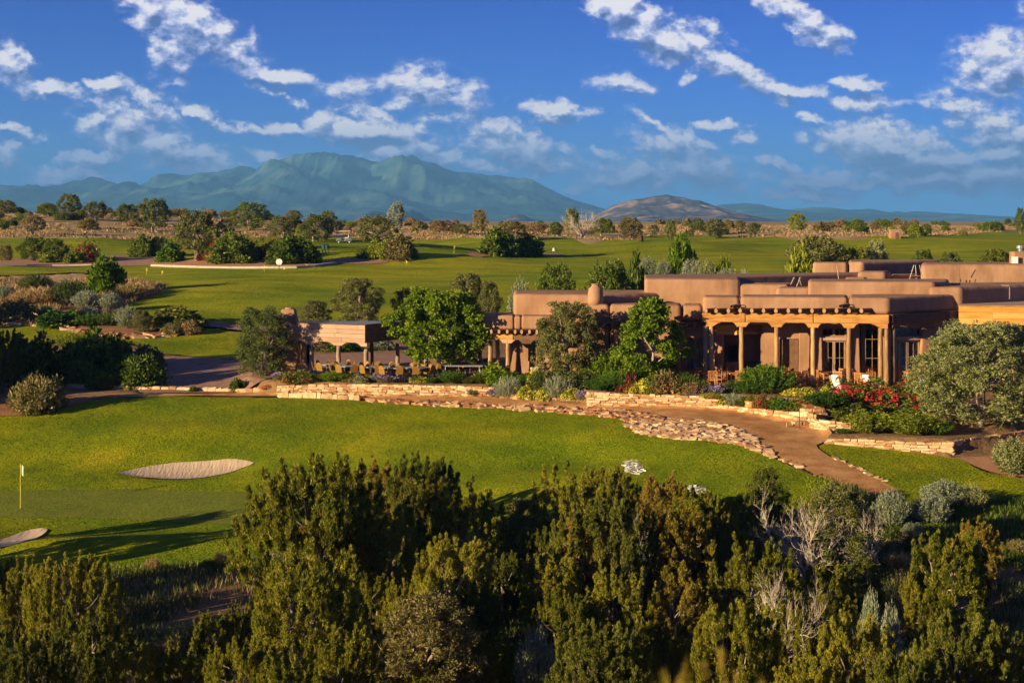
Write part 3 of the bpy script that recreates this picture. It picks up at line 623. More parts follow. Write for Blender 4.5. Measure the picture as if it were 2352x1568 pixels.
fA = Line(1614,90.6,2040,88.75); fB = Line(2040,88.75,2203,92.9)
def viga(line, u, v, r=.135, dirv=(.80,.60), L_=1.1, mat='logdark', off=.0):
    Yq = line.Y_of(u, .55+off); c = P(u, v, Yq); d = Vector((dirv[0], dirv[1], 0)).normalized()
    mb = MB(); mb.tube([c, c+d*L_*.5, c+d*(L_+.5)], [r, r*1.03, r*1.02], 12, caps=False)
    n = 12; a = d.cross(Vector((0,0,1))).normalized(); b = d.cross(a)
    vs = [c-d*.003]+[c+a*math.cos(2*math.pi*k/n)*r+b*math.sin(2*math.pi*k/n)*r for k in range(n)]
    mb.add(vs, [(0,1+k,1+(k+1)%n) for k in range(n)], 1)
    return cpart(mb, 'viga', [M[mat], M['logend']])
for zx in (42,115,205,290,375,460,550,640,725,812,900,990,1080,1170): viga(fA, 1608+zx/3.16, 574.3+440/3.16)
# canales
def canale(u, v, Yq, L_=.62, w=.26, slant=.12):
    mb = MB(); c = P(u, v, Yq); d = Vector((-.80,-.60,-slant)).normalized(); a = Vector((0,0,1)).cross(d).normalized(); up = d.cross(a)
    Mx = Matrix((d, a, up)).transposed()
    mb.box(c+d*L_/2-up*.07, (L_, w, .035), M=Mx); 
    for s in (-1,1): mb.box(c+d*L_/2+a*(w/2-.015)*s, (L_, .03, .15), M=Mx)
    mb.box(c+d*(.05)+up*.07, (.1,w,.02), M=Mx)
    return cpart(mb, 'canale', M['logdark'])
canale(1698, 701, 90.1); canale(1947.5, 700, 89.0); canale(1281, 727, 95.0, .5); canale(1399, 728, 92.7, .5); canale(1565, 728, 92.0, .45); canale(1738,708,96,.3)
# main beam, corbels, posts
ZBt = [fA.z_of(1650,723,.05), fA.z_of(2035,723,.05)]
mb = MB(); zb0 = fA.z_of(2035,744,.1); zb1 = fA.z_of(2035,722.5,.1)
for (ua, ub) in ((1612,1712),(1713,1868),(1869,2042)):
    mb = MB(); fA.box(mb, fA.s_of(ua), fA.s_of(ub), zb0+.02*random.random(), zb1, -.18, .17); cpart(mb, 'beam', M['beam'], bevel=.05)
mb = MB(); fB.box(mb, .18, fB.L+.0, zb0+.02, zb1+.0, -.18, .17); cpart(mb, 'beam', M['logdark'], bevel=.04)  # side beam given dark wood to paint its shaded face
def corbel(line, u, ztop, w=.98, h=.26, th=.26, half=0, mat='beam', root=None):
    t = line.s_of(u, .0); prof = [(w/2,0),(w/2-.05,-.06)]
    k = 6
    for i in range(k):
        x = w/2-.07-(w/2-.30)*(i+.5)/k; z = -h*(i+1)/k
        prof += [(x+.03, z+.01),(x, z-.015),(x-.03, z+.02)]
    prof += [(.16,-h)]
    right = prof; left = [(-x,z) for x,z in reversed(prof)]
    if half > 0: left = [(-.14,-h),(-.14,0)]
    if half < 0: right = [(.14,0),(.14,-h)]
    poly = right+left; n = len(poly); vs = []
    for off in (th/2, -th/2):
        for x,z in poly: vs.append(line.pt(t+x, off, ztop+z))
    mb = MB(); mb.add(vs, [tuple(range(n)), tuple(range(2*n-1,n-1,-1))]+[(i,n+i,n+(i+1)%n,(i+1)%n) for i in range(n)])
    return cpart(mb, 'corbel', M[mat], root=root)
def post(line, u, off, z1, r=.142, z0=0, mat='log', root=None, seed=0, taper=.9):
    t = line.s_of(u, off); rr = random.Random(int(u)); pts = []; rad = []
    for i in range(9):
        k = i/8; pts.append(line.pt(t+rr.uniform(-.012,.012), off+rr.uniform(-.01,.01), z0+(z1-z0)*k)); rad.append(r*(1.06-(1.06-taper)*k)*rr.uniform(.97,1.03))
    mb = MB(); mb.tube(pts, rad, 14); return cpart(mb, 'post', M[mat], root=root, smooth=True)
for u in (1703,1783.6,1867.5,1950): corbel(fA, u, zb0+.01); post(fA, u, 0, zb0-.24)
corbel(fA, 2033, zb0+.01, half=-1, w=1.5)
post(fA, 2022.5, .0, zb0-.24); post(fA, 2036.5, -.03, zb0-.24)
corbel(fA, 1627, zb0+.01, half=1, w=1.4)
post(fA, 1620.5, .0, zb0-.24); post(fA, 1633.5, .02, zb0-.24)
post(fB, 2051.5, 0.0, zb0-.26, mat='logdark'); corbel(fB, 2050, zb0+.02, half=1, w=1.7, mat='logdark'); corbel(fB, 2196, zb0+.02, half=-1, w=1.3, mat='logdark')  # side post and corbels darkened by colour to show shade
# ---- walls with openings
def wall_run(line, u0, u1, z0, z1, opens, th=.32, mat='adobe', root=None, name='wall'):
    """opens: (uL,uR,vTop,vBot). solid pieces butt against each other"""
    s = line.s_of(u0); e = line.s_of(u1)
    for (a,b,vt,vb) in sorted(opens):
        sa, sb = line.s_of(a), line.s_of(b); zt_, zb_ = line.z_of((a+b)/2, vt), max(z0, line.z_of((a+b)/2, vb))
        if sa-s > .02: mb = MB(); line.box(mb, s, sa, z0, z1, 0, -th); cpart(mb, name, M[mat], root=root)
        if z1-zt_ > .02: mb = MB(); line.box(mb, sa, sb, zt_, z1, 0, -th); cpart(mb, name, M[mat], root=root)
        if zb_-z0 > .02: mb = MB(); line.box(mb, sa, sb, z0, zb_, 0, -th); cpart(mb, name, M[mat], root=root)
        s = sb
    if e-s > .02: mb = MB(); line.box(mb, s, e, z0, z1, 0, -th); cpart(mb, name, M[mat], root=root)
def glazing(line, uL, uR, vT, vB, nx, ny, name='window', off=-.16, fw=.07, curtain=None, root=None, rows=None, leaf=1, zmin=0.02, handle=False):
    a, b = line.s_of(uL), line.s_of(uR); um = (uL+uR)/2; zt_, zb_ = line.z_of(um, vT), max(zmin, line.z_of(um, vB))
    for k in range(leaf):
        a2 = a+(b-a)*k/leaf; b2 = a+(b-a)*(k+1)/leaf
        mb = MB(); d = .05
        line.box(mb, a2, a2+fw, zb_, zt_, off-d, off+d); line.box(mb, b2-fw, b2, zb_, zt_, off-d, off+d)
        line.box(mb, a2+fw, b2-fw, zt_-fw, zt_, off-d, off+d); line.box(mb, a2+fw, b2-fw, zb_, zb_+fw, off-d, off+d)
        rr = rows or [i/ny for i in range(1,ny)]
        for i in range(1,nx): x = a2+(b2-a2)*i/nx; line.box(mb, x-.014, x+.014, zb_+fw, zt_-fw, off-.02, off+.022)
        for q in rr: z = zb_+(zt_-zb_)*q; line.box(mb, a2+fw, b2-fw, z-.014, z+.014, off-.018, off+.02)
        fr = cpart(mb, name, M['frame'], root=root)
        zs = [0]+list(rr)+[1]
        for i in range(nx):
            for j in range(len(zs)-1):
                x0 = a2+(b2-a2)*i/nx+(fw if i == 0 else .014); x1 = a2+(b2-a2)*(i+1)/nx-(fw if i == nx-1 else .014)
                z0 = zb_+(zt_-zb_)*zs[j]+(fw if j == 0 else .014); z1 = zb_+(zt_-zb_)*zs[j+1]-(fw if j == len(zs)-2 else .014)
                g = MB(); g.add([line.pt(x0,off,z0),line.pt(x1,off,z0),line.pt(x1,off,z1),line.pt(x0,off,z1)], [(0,1,2,3)])
                g.obj('pane', M['glass'], fr)
        if handle:
            g = MB(); xh = b2-fw/2 if k == 0 else a2+fw/2; line.box(g, xh-.012, xh+.012, zb_+.85, zb_+1.15, off+.052, off+.08); g.obj('handle', M['metal'], fr)
    if curtain:
        for (c0, c1) in curtain:
            x0 = a+(b-a)*c0; x1 = a+(b-a)*c1; g = MB(); n = 24; vs = []
            for zz in (zb_+.02, zt_):
                for i in range(n+1):
                    tt = i/n; vs.append(line.pt(x0+(x1-x0)*(tt if zz > 1 else .15+.8*tt), off-.16+.035*math.sin(tt*20), zz))
            g.add(vs, [(i,i+1,n+1+i+1,n+1+i) for i in range(n)]); cpart(g, 'curtain', M['curtain'], root=root)
bw = Line(1641,92.6,2048,91.0); bw2 = Line(2048,91.05,2203,92.3)
ZC = ZP0+.03
doors = [(1889,1943,781.5,860),(2057,2115,781.5,860)]
OP = [(1888,1943,751,858.0),(1973,2019,741,870),(2057,2116,751,858),(1790,1835,778,880)]
OP = [(1790,1835,778,890),(1888,1943,751,890),(1973,2019,741,890),(2057,2116,751,890),(2151,2176,782,838)]
wall_run(bw, 1747, 2047.5, 0, ZC, OP[:3]); wall_run(bw2, 2048, 2203, 0, ZC, OP[3:])
# french doors with transom and lintel
for (a,b) in ((1888,1943),(2057,2116)):
    L1_ = bw if a < 2000 else bw2
    glazing(L1_, a, b, 751.5, 773, 2, 1, 'transom_window', leaf=2)
    zl0, zl1 = L1_.z_of(a,782), L1_.z_of(a,773); mb = MB(); L1_.box(mb, L1_.s_of(a)-.08, L1_.s_of(b)+.03, zl0, zl1, -.3, .05); cpart(mb, 'lintel', M['paleboard'], bevel=.02)
    glazing(L1_, a+1, b-1, 782.5, 890, 2, 3, 'french_door', leaf=2, curtain=[(.04,.22)] if a < 2000 else [(.02,.14),(.2,.3)], rows=[.22,.60], handle=True, fw=.085)
glazing(bw, 1973, 2019, 741, 889, 3, 3, 'tall_window', curtain=[(.12,.34)], rows=[.12,.42,.73], fw=.05)
glazing(bw2, 2151, 2176, 783, 837, 2, 2, 'window')
mb = MB(); bw2.box(mb, bw2.s_of(2134), bw2.s_of(2173), bw2.z_of(2150,781), bw2.z_of(2150,769), .0, .07); cpart(mb, 'lintel', M['adobe'], bevel=.05)
# dark double door in the shaded bay
mb = MB(); bw.box(mb, bw.s_of(1791), bw.s_of(1812), .01, bw.z_of(1800,779), -.2, -.14); bw.box(mb, bw.s_of(1812.6), bw.s_of(1834), .01, bw.z_of(1800,779), -.2, -.14)
cpart(mb, 'dark_door', M['logdark'], bevel=.015)
# sloping buttresses
def buttress(line, uT0, uT1, uB0, uB1, z1, th0=.12, th1=.45, mat='adobe', z0=0, name='buttress'):
    a,b,c,d = line.s_of(uB0), line.s_of(uB1), line.s_of(uT1), line.s_of(uT0)
    vs = [line.pt(a,th1,z0),line.pt(b,th1,z0),line.pt(c,th0,z1),line.pt(d,th0,z1),line.pt(a,-.05,z0),line.pt(b,-.05,z0),line.pt(c,-.05,z1),line.pt(d,-.05,z1)]
    mb = MB(); mb.add(vs, [(0,1,2,3),(7,6,5,4),(0,4,5,1),(1,5,6,2),(2,6,7,3),(3,7,4,0)]); return cpart(mb, name, M[mat], bevel=.08, seg=4)
buttress(bw2, 2117, 2150, 2103, 2139, bw2.z_of(2130,752))
buttress(bw2, 2178, 2192, 2176, 2200, ZC-.05)
buttress(bw, 1836, 1862, 1834, 1858, ZC-.3, .05, .25)
buttress(bw, 1868, 1887, 1866, 1889, ZC-.3, .05, .3); buttress(bw, 1944, 1972, 1945, 1976, ZC-.3, .05, .3)
# corner hearth room at the left end of the porch
hA = Line(1641,91.7,1694,91.3); hB = Line(1694,91.3,1760,92.4)
mb = MB(); mb.prism([(XU(1641,91.8),91.8),(XU(1661,91.7),91.65),(XU(1663,92.5),92.5),(XU(1643,92.6),92.6)], 0, hA.z_of(1650,748)); cpart(mb, 'pier', M['adobe'], bevel=.12, seg=4)
for z in (0,1,2):
    mb = MB(); h = .18; zz = hA.z_of(1650,768)+z*(h+.005); hA.box(mb, hA.s_of(1645), hA.s_of(1693.4), zz, zz+h, .06, -.14); cpart(mb, 'board', M['board'], bevel=.012)
    mb = MB(); hB.box(mb, .02, hB.L, zz, zz+h, .06, -.14); cpart(mb, 'board', M['logdark'], bevel=.012)  # same boards on the turned face, shade painted by darker wood
zz = hA.z_of(1650,768)+3*.185; mb = MB(); mb.prism([(XU(1641,91.55),91.55),(XU(1694.5,91.15),91.15),(XU(1762,92.2),92.2),(XU(1780,96),96),(XU(1641,96),96)], zz, zz+.16); cpart(mb, 'hearth_roof', M['adobe'], bevel=.07)
block([(1641,93.9),(1748,93.5),(1748,95.8),(1641,95.8)], 0, zz-.02, bevel=.05)
mb = MB(); mb.box((XU(1684,93.55),93.62,1.35),(.5,.3,1.5)); cpart(mb, 'dark_recess', M['dark'])  # solid near-black box paints the shade inside a window recess
mb = MB(); mb.prism([(XU(1700,93.6),93.6),(XU(1722,93.55),93.35),(XU(1747,93.5),93.45),(XU(1747,93.8),93.8),(XU(1700,93.8),93.8)], 0, zz-.02); cpart(mb, 'pier', M['adobe'], bevel=.08)
# closed back of the rooms, near-black so room shade is in the colour
for (u0,u1) in ((1760,2200),):
    mb = MB(); mb.box((XU((u0+u1)/2,96),96.4,2.1),(XU(u1,96)-XU(u0,96),.2,4.2)); cpart(mb, 'dark_inner_wall', M['dark'])
mb = MB(); mb.box((XU(1757,95),95.0,2.0),(.2,2.8,4.0)); mb.box((XU(2206,94),94.3,2.0),(.2,4.4,4.0)); mb.box((XU(1980,94.6),94.6,.0),(12.6,3.4,.06)); cpart(mb, 'dark_inner_wall', M['dark'])
# door at the left of the twin posts
lw = Line(1565.8,92.75,1641,92.5)
wall_run(lw, 1565.8, 1641, 0, zt(737,92.3)+.02, [(1577,1616,776,890)])
glazing(lw, 1577, 1616, 776.5, 890, 2, 3, 'french_door', leaf=2, rows=[.30,.66], curtain=[(.08,.42),(.58,.9)], handle=True, fw=.1)
mb = MB(); mb.box((XU(1597,93.4),93.6,1.6),(1.5,.1,3.1)); cpart(mb, 'dark_inner_wall', M['dark'])  # near-black panel behind the door glass, room shade as colour
mb = MB(); lw.box(mb, lw.s_of(1572), lw.s_of(1622), lw.z_of(1590,775), lw.z_of(1590,763), 0, .09); cpart(mb, 'lintel', M['adobe'], bevel=.04)
buttress(lw, 1553, 1572, 1546, 1575, lw.z_of(1560,815), .05, .35)
mA = Line(1400,92.9,1565,92.2)
for zx in (1210,1285,1370,1450): viga(mA, 1072+zx/3.84, 744, r=.15)
viga(mA, 1352, 744, r=.15, off=.3)
for zx in (1850,1935,2010): viga(lw, 1072+zx/3.84, 745, r=.15)
# left wing: vigas, beam, posts, wall and window
lA = Line(1108,94.3,1180,93.8); lB = Line(1180,93.8,1268,93.4)
for u in (1110,1128,1146,1165): viga(lA, u, 761.5, r=.13)
for u in (1183,1198,1216,1233,1250): viga(lB, u, 762, r=.13)
zb2, zb3 = lA.z_of(1150,780), lA.z_of(1150,767.5)
mb = MB(); lA.box(mb, -.6, lA.L-.01, zb2, zb3, -.14, .14); cpart(mb, 'beam', M['beam'], bevel=.03)
mb = MB(); lB.box(mb, .01, lB.L, zb2, zb3, -.14, .14); cpart(mb, 'beam', M['logdark'], bevel=.03)  # stretch under tree shadow, the shade put into the beam colour
corbel(lA, 1166, zb2+.01, w=1.0, h=.2, mat='paleboard'); corbel(lB, 1210, zb2+.01, w=.9, h=.22, mat='logdark')  # right corbel carries the same painted shade
for u, o_ in ((1126.5,0),(1143,-1.2),(1167,0)): post(lA, u, o_, zb2-.02 if o_ else zb2-.1, r=.14)
wl = Line(1172,95.1,1268,94.6)
wall_run(wl, 1172, 1268, 0, zb3, [(1213,1231,787,829)])
glazing(wl, 1213, 1231, 787.5, 828.5, 2, 2, 'window', curtain=[(.1,.5)])
mb = MB(); mb.box((XU(1222,96.0),95.5,1.6),(.8,.1,1.6)); cpart(mb, 'dark_inner_wall', M['dark'])  # near-black panel paints the dim room behind this window
buttress(wl, 1176, 1190, 1170, 1186, zb3-.3, .05, .4)
# right wing: plank fascia under a gravel roof
rA = Line(2203,91.0,2460,89.8); zf0, zf1 = rA.z_of(2210,745), rA.z_of(2210,703)
for k in range(3):
    h = (zf1-zf0)/3; s0 = -.02
    while s0 < rA.L:
        s1 = min(rA.L, s0+random.uniform(1.8,3.2)); mb = MB(); rA.box(mb, s0+.004, s1-.004, zf0+k*h+.004, zf0+(k+1)*h-.004, .0+.012*(k%2), -.1); cpart(mb, 'board', M['board'], bevel=.008); s0 = s1
mb = MB(); rA.box(mb, -.06, rA.L, zf1, zf1+.06, -.12, .07); cpart(mb, 'roof_edge', M['beam'])
mb = MB(); mb.prism([(XU(2204,91.1),91.12),(XU(2470,89.9),89.92),(XU(2470,97),97),(XU(2204,97),97)], zf1-.2, zf1+.055); cpart(mb, 'gravel_roof', M['gravelroof'])
rw = Line(2203,93.6,2460,93.0)
wall_run(rw, 2203, 2460, 0, zf1-.2, [(2290,2330,790,850)])
glazing(rw, 2290, 2330, 790, 850, 3, 2, 'window')
for u in (2228,2330,2430): post(rA, u, -.3, zf0, r=.15)
mb = MB(); rA.box(mb, rA.s_of(2212), rA.s_of(2245), zf0-.28, zf0-.02, -.15, -.45); cpart(mb, 'beam', M['board'], bevel=.03)
# roof furniture: pole racks, vent, cable, electric box
def poles(name, segs, Yq, r=.03, mat='pole'):
    mb = MB()
    for (a,b,c,d) in segs: mb.tube([P(a,b,Yq), P(c,d,Yq+.3)], r, 6)
    return cpart(mb, name, M[mat])
poles('roof_pole', [(1922.5,610,1927,644)], 101, .035)
poles('pole_rack', [(2088,645,2099,609),(2103,609,2105,643),(2112,609,2119,640),(2091,634,2116,634)], 101.5)
poles('pole_rack', [(1813,660,1824,637),(1829,660,1838,637),(1836,640,1842,659)], 97)
poles('cable', [(2202,608,2203,630),(2203,630,2207,655)], 103.2, .02, 'frame')
poles('vent_pipe', [(2319,687,2319,656),(2319,656,2300,655)], 92.5, .03, 'frame')
pc = P(2341,600,107); mb = MB(); mb.prism([(pc.x-.55,pc.y-.4),(pc.x+.6,pc.y-.4),(pc.x+.6,pc.y+.5),(pc.x-.55,pc.y+.5)], 5.5, zt(577,107)); cpart(mb, 'chimney', M['adobe'], bevel=.12, seg=4)
mb = MB(); mb.tube([(pc.x+.1,pc.y,zt(577,107)),(pc.x+.1,pc.y,zt(571,107)),(pc.x+.1,pc.y,zt(570,107)),(pc.x+.1,pc.y,zt(564,107))], [.18,.2,.32,.26], 12); cpart(mb, 'roof_vent', M['metal'])
mb = MB(); q = P(2331,598,106.4); mb.box(q, (.42,.12,.5)); cpart(mb, 'electric_box', M['white'], bevel=.01)

# ------------------------------------------------------------------ open pavilion
pav = empty('pavilion', (XU(800,98), 98, 0), 'open timber pavilion with banquet chairs, fireplace and blue metal roof', 'pavilion')
def pp(mb, name, mat, **k): return cpart(mb, name, M[mat] if isinstance(mat, str) else mat, root=pav, **k)
pA = Line(661,98.3,838.5,96.0); pB = Line(838.5,96.0,925,99.2); pC = Line(925,99.4,1112,96.6)
z0, z1 = pA.z_of(838,788), pA.z_of(838,747)
def fascia(line, rows=4, mat='paleboard', z0=z0, z1=z1, s_a=0.0, s_b=None):
    h = (z1-z0)/rows; s_b = s_b or line.L
    for k in range(rows):
        s0 = s_a
        while s0 < s_b-.01:
            s1 = s0+random.uniform(1.2,2.4)
            if s_b-s1 < .5: s1 = s_b
            mb = MB(); line.box(mb, s0+.004, s1-.004, z0+k*h+.004, z0+(k+1)*h-.006, .008*(k%2), -.1); pp(mb, 'board', mat, bevel=.01); s0 = s1
fascia(pA); fascia(pB, mat='logdark', s_a=.02); fascia(pC, 3, z0=pC.z_of(1040,795), z1=pC.z_of(1040,760))  # side fascia uses dark wood, painting its shaded face
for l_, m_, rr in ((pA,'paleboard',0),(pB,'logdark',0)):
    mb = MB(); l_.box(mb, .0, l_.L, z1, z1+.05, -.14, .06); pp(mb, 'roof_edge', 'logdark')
mb = MB(); mb.prism([(XU(664,98.4),98.4),(XU(838,96.15),96.15),(XU(925,99.3),99.3),(XU(925,99.6),99.6),(XU(700,99.2),99.2)], z1-.15, z1+.045); pp(mb, 'metal_roof', 'metalroof')
mb = MB(); mb.prism([(XU(925,99.6),99.6),(XU(1112,96.8),96.8),(XU(1112,99),99),(XU(925,101.8),101.8)], pC.z_of(1040,763), pC.z_of(1040,761)); pp(mb, 'metal_roof', 'metalroof')
for u in (715.7,777.7,840.5):
    corbel(pA if u < 830 else pA, u, z0+.02, w=1.3 if u < 830 else 1.2, h=.22, half=0 if u < 830 else -1, mat='paleboard', root=pav)
    post(pA, u, -.08 if u < 830 else -.12, z0-.18, r=.14, root=pav, mat='greylog')
post(pA, 853.5, -2.2, z0-.0, r=.13, root=pav, mat='logdark')
for u in (913,978,1039,1102): post(pC, u, -.05, pC.z_of(1040,795), r=.13, root=pav, mat='greylog')
for u in (960,1002,1063): post(pC, u, -2.3, pC.z_of(1040,790), r=.12, root=pav, mat='logdark')
# fireplace with stepped chimney
mb = MB(); cx = XU(665,99.2); 
lv = [(0,1.55,.9),(.7,1.5,.85),(1.3,1.05,.7),(2.2,.85,.62),(3.0,.72,.55),(3.35,.62,.5),(3.95,.46,.40)]
vs = []; fs = []
for (z,hx,hy) in lv:
    for sx,sy in ((-1,-1),(1,-1),(1,1),(-1,1)): vs.append((cx+sx*hx*(1 if sx<0 else .75), 99.3+sy*hy, z))
for i in range(len(lv)-1):
    for k in range(4): fs.append((i*4+k,i*4+(k+1)%4,(i+1)*4+(k+1)%4,(i+1)*4+k))
fs.append((3,2,1,0)); b = (len(lv)-1)*4; fs.append((b,b+1,b+2,b+3)); mb.add(vs, fs); fp = pp(mb, 'fireplace', 'adobe', bevel=.09, seg=4)
mb = MB(); mb.tube([(cx-.02,99.3,3.93),(cx-.02,99.3,4.04)], [.3,.26], 12); pp(mb, 'chimney_cap', 'terracotta')
mb = MB(); mb.prism([(XU(690,97.6),97.9),(XU(702,97.5),97.8),(XU(704,98.6),98.9),(XU(688,98.7),99.0)], 0, z0+.15); pp(mb, 'buttress', 'adobe', bevel=.1, seg=4)
mb = MB(); mb.box((XU(697,98),98.0,.28),(.75,.7,.56)); pp(mb, 'hearth', 'adobe', bevel=.08)
mb = MB(); mb.box((XU(706,99),99.2,1.05),(.5,.9,2.0)); pp(mb, 'dark_recess', 'dark')  # solid near-black box paints the shade of the gap at the buttress
# ------------------------------------------------------------------ stones
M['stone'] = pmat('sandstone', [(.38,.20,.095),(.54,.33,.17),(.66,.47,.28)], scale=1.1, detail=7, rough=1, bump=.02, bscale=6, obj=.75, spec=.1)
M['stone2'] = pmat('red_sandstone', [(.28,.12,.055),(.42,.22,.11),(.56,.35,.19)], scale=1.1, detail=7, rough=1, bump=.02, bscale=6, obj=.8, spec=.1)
M['river'] = pmat('grey_river_stone', [(.34,.30,.27),(.48,.44,.40),(.60,.56,.52)], scale=2, rough=.9, obj=.6)
M['mortar'] = pmat('wall_core', [(.13,.075,.045),(.20,.12,.075)], scale=4, rough=1)
def stone_mesh(seed, k=.13, roundy=.085):
    import bmesh
    r = random.Random(seed); bm = bmesh.new(); bmesh.ops.create_cube(bm, size=1.0)
    for v in bm.verts: v.co += Vector((r.uniform(-k,k), r.uniform(-k,k), r.uniform(-k,k)))
    bmesh.ops.bevel(bm, geom=list(bm.edges), offset=roundy, segments=1, affect='EDGES', clamp_overlap=True, profile=.6)
    for v in bm.verts: v.co += Vector([r.uniform(-.025,.025) for _ in range(3)])
    me = bpy.data.meshes.new('stone'); bm.to_mesh(me); bm.free(); me.materials.append(M['stone']); return me
ST = [stone_mesh(i) for i in range(10)]
def mats_var(me, m):
    c = me.copy(); c.materials.clear(); c.materials.append(M[m]); return c
ST2 = [mats_var(m, 'stone2') for m in ST]; STR = [mats_var(m, 'river') for m in ST]
def path_world(uvY): return [Vector((XU(u,Y), Y)) for u,Y in uvY]
def stone_wall(name, label, uY, ztop, courses, ln=(.28,.6), th=.34, meshes=ST, group=None, zbase=None, proud=.03, seed=0, cap=None):
    """uY: plan points; ztop: list of top heights at the points; courses laid from the terrain up"""
    r = random.Random(seed); pts = path_world(uY); L_ = [0]
    for i in range(1,len(pts)): L_.append(L_[-1]+(pts[i]-pts[i-1]).length)
    def at(s):
        s = min(max(s,0),L_[-1]); i = max(k for k in range(len(L_)-1) if L_[k] <= s+1e-9); t = (s-L_[i])/(L_[i+1]-L_[i]); p = pts[i].lerp(pts[i+1], t)
        e = (pts[i+1]-pts[i]).normalized(); return p, e, ztop[i]+(ztop[i+1]-ztop[i])*t
    p0 = pts[len(pts)//2]; root = empty(name, (p0.x, p0.y, 0), label, 'stone wall', group)
    # core behind the stones
    mb = MB(); n = max(2, int(L_[-1]/.5)); vs = []; fs = []
    for i in range(n+1):
        p, e, zt_ = at(L_[-1]*i/n); nn = Vector((e.y,-e.x)); zb_ = TZ(p.x+nn.x*.3, p.y+nn.y*.3)-.3
        for o_, zz in ((-.02,zb_),(-.02,zt_-.04),(-th,zt_-.04),(-th,zb_)): vs.append((p.x+nn.x*o_-p0.x, p.y+nn.y*o_-p0.y, zz))
        if i:
            b = i*4; a = b-4; fs += [(a,a+1,b+1,b),(a+1,a+2,b+2,b+1),(a+2,a+3,b+3,b+2)]
    fs += [(0,1,2,3),(n*4+3,n*4+2,n*4+1,n*4)]; mb.add(vs, fs); mb.obj('core', M['mortar'], root)
    for c in range(courses):
        s = -r.uniform(0,.15)
        while s < L_[-1]:
            l = r.uniform(*ln)*(1.15 if c == 0 else 1); p, e, zt_ = at(s+l/2); nn = Vector((e.y,-e.x))
            zb_ = TZ(p.x+nn.x*.25, p.y+nn.y*.25)-.03 if zbase is None else zbase
            h = (zt_-zb_)/courses; jit = r.uniform(-.015,.015)
            hh = h*r.uniform(.86,1.0); z = zb_+h*(c+.5)+jit
            if c == courses-1: hh = h*r.uniform(.85,1.35)
            o = link('stone', r.choice(meshes), root, (p.x+nn.x*(proud-th*.4+r.uniform(-.02,.03))-p0.x, p.y+nn.y*(proud-th*.4+r.uniform(-.02,.03))-p0.y, z), (r.uniform(-.05,.05), r.uniform(-.06,.06), math.atan2(e.y,e.x)+r.uniform(-.06,.06)+(math.pi if r.random()<.5 else 0)), (l*1.02, th*.85, hh))
            s += l*.97
    return root
def wy(*us, d=0.0): return [(u, float(wall_y(u))+d) for u in us]
SW = 'sandstone retaining walls'
stone_wall('stone_wall', 'long low tan stone wall below the pavilion flower bed', wy(640,700,760,840,930,1030,1130), [-.34,-.24,-.18,-.14,-.13,-.14,-.16], 5, (.2,.5), group=SW, seed=1)
stone_wall('stone_wall', 'row of single block stones along the driveway edge at the left', [(160,96.3),(300,95.6),(450,94.9),(560,94.6),(640,94.0)], [TZ(XU(u,Y),Y-.3)+.22 for u,Y in ((160,96.3),(300,95.6),(450,94.9),(560,94.6),(640,94.0))], 1, (.35,.55), .35, group=SW, seed=2)
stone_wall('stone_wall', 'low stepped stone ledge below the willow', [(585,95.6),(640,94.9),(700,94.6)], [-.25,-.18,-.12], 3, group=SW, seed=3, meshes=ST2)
stone_wall('stone_wall', 'block stones in front of the left part of the long low wall', [(640,92.9),(720,92.4),(820,91.9)], [-.66,-.62,-.72], 1, (.22,.42), .3, group=SW, seed=4)
stone_wall('stone_wall', 'low border of block stones with yellow flowers and blue grasses behind', wy(1132,1160,1200,1270,1338), [-.52,-.5,-.5,-.5,-.52], 1, (.3,.5), .34, group=SW, seed=5)
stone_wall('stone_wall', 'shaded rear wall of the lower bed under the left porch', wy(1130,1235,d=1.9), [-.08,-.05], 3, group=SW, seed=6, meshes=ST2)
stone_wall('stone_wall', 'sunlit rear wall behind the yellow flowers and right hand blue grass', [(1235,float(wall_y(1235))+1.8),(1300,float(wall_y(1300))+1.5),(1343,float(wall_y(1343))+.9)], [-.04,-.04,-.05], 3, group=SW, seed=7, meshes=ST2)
stone_wall('stone_wall', 'tallest stone wall in the middle with many thin courses', [(1349,88.0),(1352,87.2),(1420,86.85),(1500,86.45),(1580,86.0),(1640,85.6)], [-.06,.0,-.04,-.06,-.06,-.08], 6, (.22,.5), group=SW, seed=8)
stone_wall('stone_wall', 'low front wall below the wooden tub and yellow flowers', wy(1640,1680,1740,1800,1850,1868), [-.5,-.52,-.52,-.5,-.46,-.5], 3, (.22,.42), group=SW, seed=9)
stone_wall('stone_wall', 'upper wall behind the yellow flowers of the lower right bed', [(1640,float(wall_y(1640))+.35),(1700,float(wall_y(1700))+1.5),(1790,float(wall_y(1790))+1.7),(1870,float(wall_y(1870))+2.0),(1895,84.2)], [-.08,-.06,-.03,0.0,.02], 4, group=SW, seed=10)
stone_wall('stone_wall', 'short curved wall right of the stair where the path widens', [(1862,80.6),(1885,79.9),(1915,79.2),(1950,79.0),(1985,79.3)], [-.75,-.62,-.62,-.66,-.7], 5, (.25,.5), group=SW, seed=11)
stone_wall('stone_wall', 'long sunlit wall along the top of the right lawn', [(1901,77.6),(1960,77.2),(2040,76.8),(2110,76.5),(2177,76.2)], [-1.28,-1.22,-1.25,-1.28,-1.25], 4, (.3,.6), group=SW, seed=12)
stone_wall('stone_wall', 'shaded wall at the right edge under the silver tree', [(2177.5,76.2),(2230,77.2),(2290,78.2),(2352,79.2),(2440,80.5)], [-1.25,-1.2,-1.15,-1.1,-1.1], 4, (.3,.6), group=SW, seed=13, meshes=ST2)
